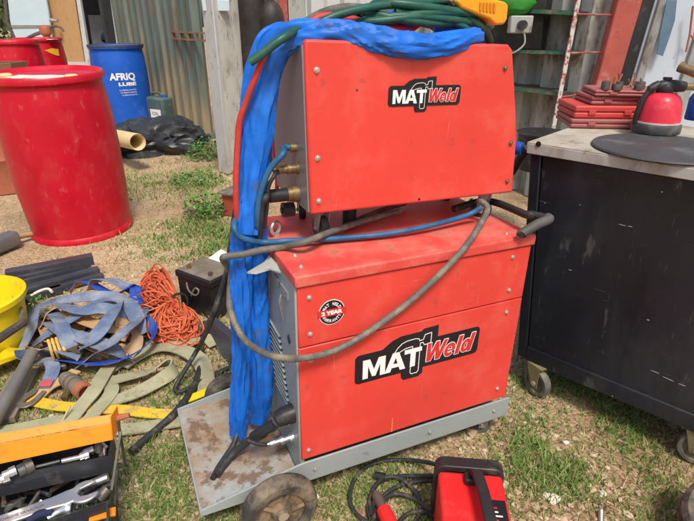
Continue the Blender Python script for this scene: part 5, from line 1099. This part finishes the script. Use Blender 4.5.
# orange rope hank
ro = empty('rope_hank', Z(170, 318), label='hank of bright orange rope tied in the middle beside the battery', cat='rope')
rm = MB(); Tp = Z(178, 303, .07)
def lobe(ctr, ax, bx_, n_, zmax):
    for k in range(n_):
        f = math.sqrt(random.uniform(.12, 1)); w_ = random.uniform(.3, 1.1); pts = []; ph = random.uniform(-.6, .6); off = noise.random_unit_vector() * .022
        for i in range(11):
            t = i / 10 * 2 * math.pi; x_ = (1 - math.cos(t)) / 2 * f; y_ = math.sin(t) * w_ * (.25 + .75 * x_)
            p = Tp + ax * x_ + bx_ * (y_ * .5 + ph * .5 * x_); p.z = .006 + random.uniform(0, .02) + zmax * f ** .3 * max(0, math.sin(math.pi * min(1, x_ / 1.15 + .12))) * (1 - .75 * y_ * y_) * random.uniform(.45, 1)
            pts.append(p + off * math.sin(t / 2))
        rm.tube(smooth(pts, 3), .0034, 5)
lobe(None, Z(141, 286) - Z(178, 305), Z(160, 270) - Z(148, 308), 95, .15)
lobe(None, Z(172, 330) - Z(178, 300), Z(158, 318) - Z(206, 322), 90, .10)
for k in range(6): rm.tube(smooth([Z(178, 303, .08), Z(random.uniform(150, 205), random.uniform(320, 338), .03), Z(random.uniform(180, 206), random.uniform(335, 352), .008), Z(random.uniform(190, 212), random.uniform(345, 368), .006)], 6), .0034, 5)
obj('loops', rm, m_rope, ro); obj('binding', MB().torus(Tp, (Z(150, 288) - Z(180, 320)), .045, .006, 20, 6), m_rub, ro)
# battery
b0, b1 = Z(215, 321), Z(182, 307.5); bd_ = (b1 - b0); ba = math.atan2(-bd_.y, -bd_.x)
bte = empty('car_battery', b1, (0, 0, ba), 'old black car battery with dusty lid beside the orange rope', 'battery'); bw = bd_.length
obj('case', MB().box((0, 0, 0), (bw, .165, .165)), m_bat, bte, world=False, bevel=.004); obj('lid', MB().box((-.006, -.006, .1655), (bw + .006, .171, .1965)), m_bat, bte, world=False, bevel=.005)
for x in (.04, bw - .04): obj('terminal', MB().cyl((x, .04, .197), (x, .04, .217), .011, 16, .009), m_dull if x > .1 else m_brass, bte, world=False)
obj('carry_cord', MB().tube(smooth([(.07, -.008, .155), (.09, -.02, .13), (.12, -.022, .115), (.145, -.018, .12), (.15, -.012, .14), (.13, -.012, .145), (.11, -.014, .12), (.10, -.016, .10)], 6), .004, 8), m_rubg, bte, world=False)
obj('top_plate', MB().box((.004, .004, .1968), (bw - .004, .162, .1995)), m_batt, bte, world=False, bevel=.002)
pw = [Z(206, 262, .09), Z(221, 249, .10), Z(236, 258, .10), Z(224, 270, .09)]; tag(obj('white_board', MB().prism([(p.x, p.y) for p in pw], (0, 0, .085), (1, 0, 0), (0, 1, 0), (0, 0, .015)), m_white), 'white board offcut lying behind the battery', 'board')
dk_ = MB().hexa([Z(200, 330, .0), Z(232, 368, .0), Z(236, 362, .0), Z(206, 326, .0)], [Z(208, 318, .06), Z(240, 345, .09), Z(243, 340, .09), Z(213, 314, .06)]); tag(obj('steel_plate', dk_, m_bar, bevel=.003), 'black steel plate leaning on the ground right of the battery', 'plate')
# ================================================================== TOOLBOX
tb = empty('toolbox', Z(60, 500), label='open cantilever toolbox with orange lid and black trays full of tools', cat='toolbox')
def ext(a, b, k): return a + (a - b).normalized() * k
def edge(u0, v0, u1, v1, z, k=.2):
    a, b = Z(u0, v0, z), Z(u1, v1, z); return ext(a, b, k), b
la0, la1 = edge(0, 436, 110, 417, .335); lb0, lb1 = edge(0, 464, 112, 440, .275); tk = V3((0, .004, -.003))
lc0 = la0 + (lb0 - la0) * .28; lc1 = la1 + (lb1 - la1) * .28
ld = MB(); ld.hexa([lb0, lb1, lb1 + tk, lb0 + tk], [lc0, lc1, lc1 + tk, lc0 + tk]); q_ = V3((0, .0105, .0))
ld.hexa([lc0 + V3((0, .001, .001)), lc1 + V3((0, .001, .001)), lc1 + tk + V3((0, .001, .001)), lc0 + tk + V3((0, .001, .001))], [la0 + q_, la1 + q_, la1 + tk + q_, la0 + tk + q_])
obj('lid', ld, m_org, tb, bevel=.001)
le = MB().hexa([lb1, lb1 + V3((.002, 0, 0)), lb1 + V3((.002, .05, .0)), lb1 + V3((0, .05, 0))], [la1, la1 + V3((.002, 0, 0)), la1 + V3((.002, .04, 0)), la1 + V3((0, .04, 0))]); obj('lid_end', le, m_org, tb)
t0, t1 = edge(0, 478, 111, 456, .225); u0, u1 = edge(0, 497, 112.6, 472, .175)
def trough(f0, f1, g0, g1, dep, th=.003):
    mb = MB(); nb = V3((-(f1 - f0).y, (f1 - f0).x, 0)).normalized(); k = nb * th
    mb.hexa([g0, g1, g1 + k, g0 + k], [f0, f1, f1 + k, f0 + k])
    b0_, b1_ = g0 + nb * dep, g1 + nb * dep; zt_ = V3((0, 0, f0.z - g0.z))
    mb.hexa([b0_, b1_, b1_ + k, b0_ + k], [b0_ + zt_, b1_ + zt_, b1_ + k + zt_, b0_ + k + zt_])
    mb.hexa([g0 + k, g1 + k, b1_, b0_], [g0 + k + V3((0, 0, .003)), g1 + k + V3((0, 0, .003)), b1_ + V3((0, 0, .003)), b0_ + V3((0, 0, .003))])
    e_ = (f1 - f0).normalized() * th
    for a, b, c, d in ((g1 - e_ + k, g1 + k, b1_, b1_ - e_), (g0 + k, g0 + e_ + k, b0_ + e_, b0_)):
        mb.hexa([a + V3((0, 0, .0031)), b + V3((0, 0, .0031)), c + V3((0, 0, .0031)), d + V3((0, 0, .0031))], [a + zt_, b + zt_, c + zt_, d + zt_])
    return mb, nb
mb, nb = trough(t0, t1, u0, u1, .085); obj('upper_tray', mb, m_tbx, tb)
v0_, v1_ = edge(46, 521, 107, 501, .165, .25); mb, nb2 = trough(v0_, v1_, v0_ - V3((0, 0, .05)), v1_ - V3((0, 0, .05)), .02); 
mb2, _ = trough(v0_ - nb2 * .08, v1_ - nb2 * .08, v0_ - nb2 * .08 - V3((0, 0, .05)), v1_ - nb2 * .08 - V3((0, 0, .05)), .078); obj('lower_tray', mb2, m_tbx, tb)
w0_, w1_ = edge(0, 500, 114, 474, .14); bd0 = v0_ + nb2 * .003; 
bw_ = MB(); dirx = (v1_ - v0_).normalized(); o_ = v1_ + nb2 * .004; Lb = .45
def tbx(x0, y0, z0, x1, y1, z1): 
    b = MB().box((x0, y0, z0), (x1, y1, z1)); b.v = [V3((o_.x, o_.y, 0)) - dirx * p[0] + nb2 * p[1] + V3((0, 0, p[2])) for p in b.v]; return b
for nm, a in (('bottom', (0, 0, .0, Lb, .17, .004)), ('front_wall', (0, 0, .0045, Lb, .003, .12)), ('back_wall', (0, .167, .0045, Lb, .17, .13)), ('end_wall', (-.003, .0, .0, -.0005, .17, .13)), ('end_wall', (Lb, 0, 0, Lb + .003, .17, .13))): obj(nm, tbx(*a), m_tbx, tb, bevel=.0008)
for a, b in ((la1 + V3((.006, .02, -.03)), u1 + V3((.008, .05, -.03))), (u1 + V3((.008, .01, .0)), V3((o_.x, o_.y, .09)) + dirx * .008 + nb2 * .05), (lb1 + V3((.01, .03, .0)), v1_ + dirx * .012 + nb2 * .03)):
    obj('link_arm', MB().tube([a, b], .004, 4), m_dull, tb)
obj('hinge', MB().tube([la1 + V3((.0, .03, -.03)), la1 + V3((.03, .035, -.025))], [.009, .006], 8), m_drust, tb)
# tools
def lying(name, label, cat, pts, r, mat, seg=14, n=3, group=None): return hose(name, label, cat, pts, r, mat, n, seg, group)
def sock(a, b, r, label, mat=m_chrome):
    mb = MB(); mb.tube([a, a + (b - a) * .45, a + (b - a) * .5, b], [r * .82, r * .82, r, r], 20); return tag(obj('socket', mb, mat), label, 'socket', 'sockets in the upper tray')
zt3 = .232
sock(Z(-4, 481, zt3), Z(10, 476, zt3), .014, 'chrome socket at the left edge of the upper tray')
sock(Z(3, 476, zt3 + .012), Z(16, 470, zt3 + .012), .012, 'smaller chrome socket resting behind the left edge socket')
sock(Z(18, 472, zt3), Z(33, 464.5, zt3), .019, 'dark impact socket beside the chrome ones in the upper tray', m_dull)
sock(Z(80, 457, zt3), Z(89, 454, zt3), .011, 'bright socket near the right end of the upper tray')
lying('extension_bar', 'steel socket extension bar lying in the upper tray', 'tool', [Z(62, 461, zt3), Z(84, 456, zt3)], .006, m_steel); lying('extension_bar', 'thin dark rod tool in the middle of the upper tray', 'tool', [Z(36, 467, zt3 - .005), Z(60, 461, zt3 - .005)], .004, m_dull)
for k in range(9):
    a = Z(86 + k * 2.6, 454 - k * .5 + random.uniform(-4, 3), zt3 + random.uniform(-.015, .004)); tag(obj('scrap_fitting', MB().cyl(a, a + noise.random_unit_vector() * .022, random.uniform(.005, .010), 8), random.choice([m_dull, m_brass, m_dull, m_steel])), 'small rusty fitting in the right end of the upper tray', 'fitting', 'fittings in the upper tray')
# big spanner
wz = .178; wa_, wb_ = Z(-40, 536, wz), Z(80, 494, wz); wd_ = (wb_ - wa_).normalized(); ws_ = V3((-wd_.y, wd_.x, 0))
wr = empty('spanner', (wa_ + wb_) / 2, label='big chrome open ended spanner lying across the toolbox', cat='spanner')
Lw = (wb_ - wa_).length; ctr = Lw + .012
jaw = []
for a in range(48, 316, 12): jaw.append((ctr + .036 * math.cos(R(a + 8)), .036 * math.sin(R(a + 8))))
prof = [(0, -.015), (Lw - .06, -.0175), (Lw - .03, -.022)] 
jw = [(ctr + .034 * math.cos(R(a)), .034 * math.sin(R(a))) for a in range(215, 336, 10)] + [(ctr + .006, -.0145), (ctr - .010, -.012), (ctr - .016, 0), (ctr - .010, .012), (ctr + .012, .0165)] + [(ctr + .034 * math.cos(R(a)), .034 * math.sin(R(a))) for a in range(38, 146, 10)]
ply = prof + jw + [(Lw - .03, .022), (Lw - .06, .0175), (0, .015)]
obj('shank', MB().prism(ply, wa_ - V3((0, 0, .004)), wd_, ws_, (0, 0, .009)), m_chrome, wr, bevel=.0025)
tt = fit(text_mesh('CHROME VANADIUM', .02, .0002), 0, 1, 0, 1); tt.v = [wa_ + wd_ * (Lw * (.32 + .36 * p[0])) + ws_ * (-.005 + .008 * p[1]) + V3((0, 0, .0053 + p[2])) for p in tt.v]; obj('lettering', tt, m_dull, wr)
lying('spanner_tube', 'chrome tube behind the spanner jaw', 'tool', [Z(84, 487, .15), Z(108, 477, .16)], .011, m_chrome); lying('dark_socket_bar', 'dark pipe tool at the right end inside the toolbox', 'tool', [Z(98, 500, .14), Z(107, 489, .15)], .014, m_dull)
lying('pliers', 'dark blue handled pliers beside the spanner', 'pliers', [Z(28, 521, .17), Z(40, 514, .175), Z(52, 512, .17)], .010, m_navy); lying('chrome_spanner', 'smaller chrome spanner head below the big spanner', 'spanner', [Z(48, 518, .16), Z(62, 510, .165), Z(72, 508, .165)], [.009, .009, .009, .011, .014, .015, .012], m_chrome)
for k in range(22):
    a = Z(random.uniform(-5, 105), 0, .1); uu = random.uniform(0, 104); a = Z(uu, 512 - uu * .22 + random.uniform(-10, 3), random.uniform(.11, .15)); dv = noise.random_unit_vector(); dv.z *= .25
    tag(obj('loose_tool', MB().tube([a, a + dv * .03, a + dv * .06], [.006, .0045, .005], 8), random.choice([m_dull, m_steel, m_brass, m_dull])), 'small loose steel piece among the tools in the toolbox', 'tool', 'loose pieces inside the toolbox')
tag(obj('orange_scraper', MB().box((-.03, -.012, 0), (.03, .012, .008), Matrix.Translation(Z(103, 516, .125)) @ Matrix.Rotation(R(20), 4, 'Z')), m_org, bevel=.002), 'small orange handled piece in the lower toolbox tray', 'tool')
# ================================================================== RED INVERTER + CABLES
ia, ib = Z(437, 469, .2), Z(503, 469, .2); iax = R(-6); ie = empty('inverter_welder', V3(((ia.x + ib.x) / 2, ia.y, 0)), (0, 0, iax), 'small bright red inverter welder with black carry handle on the gravel', 'inverter')
hw = (ib - ia).length / 2
obj('body', MB().box((-hw + .004, -.36, .012), (hw - .004, -.006, .195)), m_inv, ie, world=False, bevel=.010, segs=3)
def frame(y0, y1):
    mb = MB(); o = rrect(-hw - .003, .0, hw + .003, .208, .025); i_ = rrect(-hw + .016, .02, hw - .016, .190, .015); n2 = len(o); vs = [V3((p[0], y, p[1])) for y in (y0, y1) for p in o] + [V3((p[0], y, p[1])) for y in (y0, y1) for p in i_]; fs = []
    for k in range(n2):
        j = (k + 1) % n2; fs += [(k, j, n2 + j, n2 + k), (2 * n2 + k, 3 * n2 + k, 3 * n2 + j, 2 * n2 + j), (k, 2 * n2 + k, 2 * n2 + j, j), (n2 + k, n2 + j, 3 * n2 + j, 3 * n2 + k)]
    return mb.add(vs, fs)
obj('bumper', frame(-.005, .03), m_black, ie, world=False, bevel=.003); obj('bumper', frame(-.39, -.361), m_black, ie, world=False, bevel=.003)
obj('end_plate', MB().box((-hw + .012, -.0045, .016), (hw - .012, .012, .185)), m_black, ie, world=False)
hnd = smooth([(.004, -.03, .196), (.006, -.035, .226), (.010, -.06, .238), (.018, -.14, .24), (.022, -.24, .24), (.024, -.30, .235), (.024, -.32, .196)], 6)
hr_ = MB().ribbon(hnd, .026, .014); obj('handle', hr_, m_black, ie, world=False, bevel=.003); obj('handle_mount', MB().box((-.018, -.05, .1955), (.028, -.022, .214)), m_black, ie, world=False, bevel=.004)
lab = obj('spec_label', MB().box((.034, -.22, .1952), (.072, -.085, .1962)), m_ink, ie, world=False)
for k in range(9): 
    obj('print_line', MB().box((.040, -.11 - k * .011, .1963), (.048 + .02 * random.random(), -.106 - k * .011, .1967)), m_white if k % 3 else m_inv, lab, world=False)
def cab_(name, label, pts, r=.0062): return hose(name, label, 'cable', [Z(u, v, z) for u, v, z in pts], r, m_rub)
cab_('power_lead', 'outer black power lead looping from the inverter back round to the left', [(442, 466, .09), (425, 462, .05), (405, 460, .02), (385, 461, .012), (366, 467, .012), (355, 479, .012), (350, 494, .012), (352, 508, .012), (362, 519, .012), (380, 528, .012), (400, 532, .012)])
cab_('power_lead', 'black lead running straight from the inverter into the grass', [(442, 476, .08), (425, 476, .04), (405, 476, .02), (390, 478, .012), (378, 483, .012), (372, 494, .012), (368, 508, .012), (372, 522, .012), (385, 533, .012)])
cab_('power_lead', 'black lead coiled in a small ring left of the inverter', [(442, 481, .07), (425, 481, .03), (405, 484, .015), (388, 492, .018), (378, 504, .012), (374, 518, .012), (384, 528, .018), (404, 528, .012), (418, 518, .012), (420, 502, .018), (412, 488, .022), (398, 478, .022), (384, 478, .02), (374, 488, .02), (370, 502, .02), (372, 516, .02)])
cab_('power_lead', 'lowest black lead emerging from the inverter front side', [(440, 514, .05), (428, 508, .03), (412, 498, .02), (396, 494, .022), (384, 500, .026), (376, 512, .026), (370, 530, .02)])
cab_('power_lead', 'black lead curving out below the inverter handle', [(442, 521, .05), (425, 512, .02), (408, 514, .014), (398, 524, .014), (392, 536, .014)])
tg0, tg1 = Z(376, 494, .045), Z(393, 530, .05); te = empty('electrode_holder', Z(385, 510), label='electrode holder with red grip and brown tip lying on black leads', cat='electrode holder')
td = (tg1 - tg0); obj('tip', MB().tube([tg0, tg0 + td * .12, tg0 + td * .42], [.012, .015, .012], 14), M('brown_bakelite', (.10, .075, .06), .6), te); obj('grip', MB().tube([tg0 + td * .42, tg0 + td * .46, tg0 + td * .75, tg0 + td * 1.1], [.014, .019, .020, .017], 16), m_inv, te)
ec = Z(385, 478, .02); tag(obj('cable_plug', MB().tube([ec, ec + V3((-.03, .01, 0))], [.014, .011], 12), m_black), 'black plug lying among the leads beside the inverter', 'plug')
# wheel at right bottom
wq = Z(722, 528, .10); twm = Matrix.Translation(wq + V3((.045, -.0, .0))) @ Matrix.Rotation(R(-12), 4, 'Y') @ Matrix.Rotation(R(12), 4, 'X')
we2 = empty('spare_tyre', (wq.x, wq.y, 0), label='black rubber wheel with pale rim lying at the lower right', cat='wheel')
Rw = .125
obj('rubber', MB().lathe([(Rw * .78, -.024), (Rw * .9, -.03), (Rw, -.018), (Rw * 1.02, 0), (Rw, .018), (Rw * .9, .03), (Rw * .78, .024)], 48, twm, closed=True), m_tyre, we2)
obj('rim', MB().lathe([(.02, -.02), (Rw * .77, -.022), (Rw * .79, .0), (Rw * .77, .02), (Rw * .66, .010), (Rw * .5, .004), (Rw * .3, .012), (.02, .02)], 40, twm), m_edge, we2)
obj('stand_block', MB().box((wq.x - .02, wq.y - .05, .0), (wq.x + .12, wq.y + .06, .075)), m_wood, we2)
tag(obj('steel_pin', MB().tube([Z(601, 524, 0), Z(601, 510, .02)], [.007, .008], 12), m_steel), 'short grey steel pin sticking out of the gravel', 'pin')
# pale rocks
for k, (u, v, s_) in enumerate(((553, 500, .022), (546, 497, .016), (603, 494, .012), (316, 497, .012), (566, 443, .012))):
    c_ = Z(u, v); tag(obj('pale_stone', MB().add([c_ + V3((a.x * s_, a.y * s_ * .8, a.z * s_ * .55 + s_ * .2)) * 1 + noise.noise_vector(a * 1.2 + V3((k, 0, 0))) * s_ * .3 for a in iv], iff), m_pap, sm=False), ['largest pale stone in the gravel right of the inverter', 'pale stone touching the largest one', 'cream stone near the steel pin', 'pale stone beside the machine wheel', 'small pale stone below the cabinet castor'][k], 'stone')

# ================================================================== LIGHT
S = bpy.context.scene
W = bpy.data.worlds.new('World'); S.world = W; W.use_nodes = True; nt = W.node_tree
bg = nt.nodes['Background']; sky = nt.nodes.new('ShaderNodeTexSky'); sky.sky_type = 'NISHITA'; sky.sun_disc = False
el, az = R(58), R(163)      # azimuth measured from +Y clockwise: behind and right of the camera
sky.sun_elevation = el; sky.sun_rotation = az; sky.air_density = 1.3; sky.dust_density = 4.0; sky.ozone_density = 1.0
nt.links.new(sky.outputs[0], bg.inputs[0]); bg.inputs[1].default_value = .115
sd = bpy.data.lights.new('sun', 'SUN'); sd.energy = 2.3; sd.angle = R(12); sd.color = (1, .95, .87)
so2 = bpy.data.objects.new('sun', sd); C.objects.link(so2); so2.location = (0, 0, 10)
dirv = V3((math.sin(az) * math.cos(el), math.cos(az) * math.cos(el), math.sin(el)))
so2.rotation_euler = dirv.to_track_quat('Z', 'Y').to_euler()
S.view_settings.view_transform = 'Standard'; S.view_settings.look = 'None'; S.view_settings.gamma = 1; S.view_settings.exposure = 0.42
S.render.engine = 'CYCLES'; S.cycles.use_denoising = True; S.cycles.max_bounces = 6
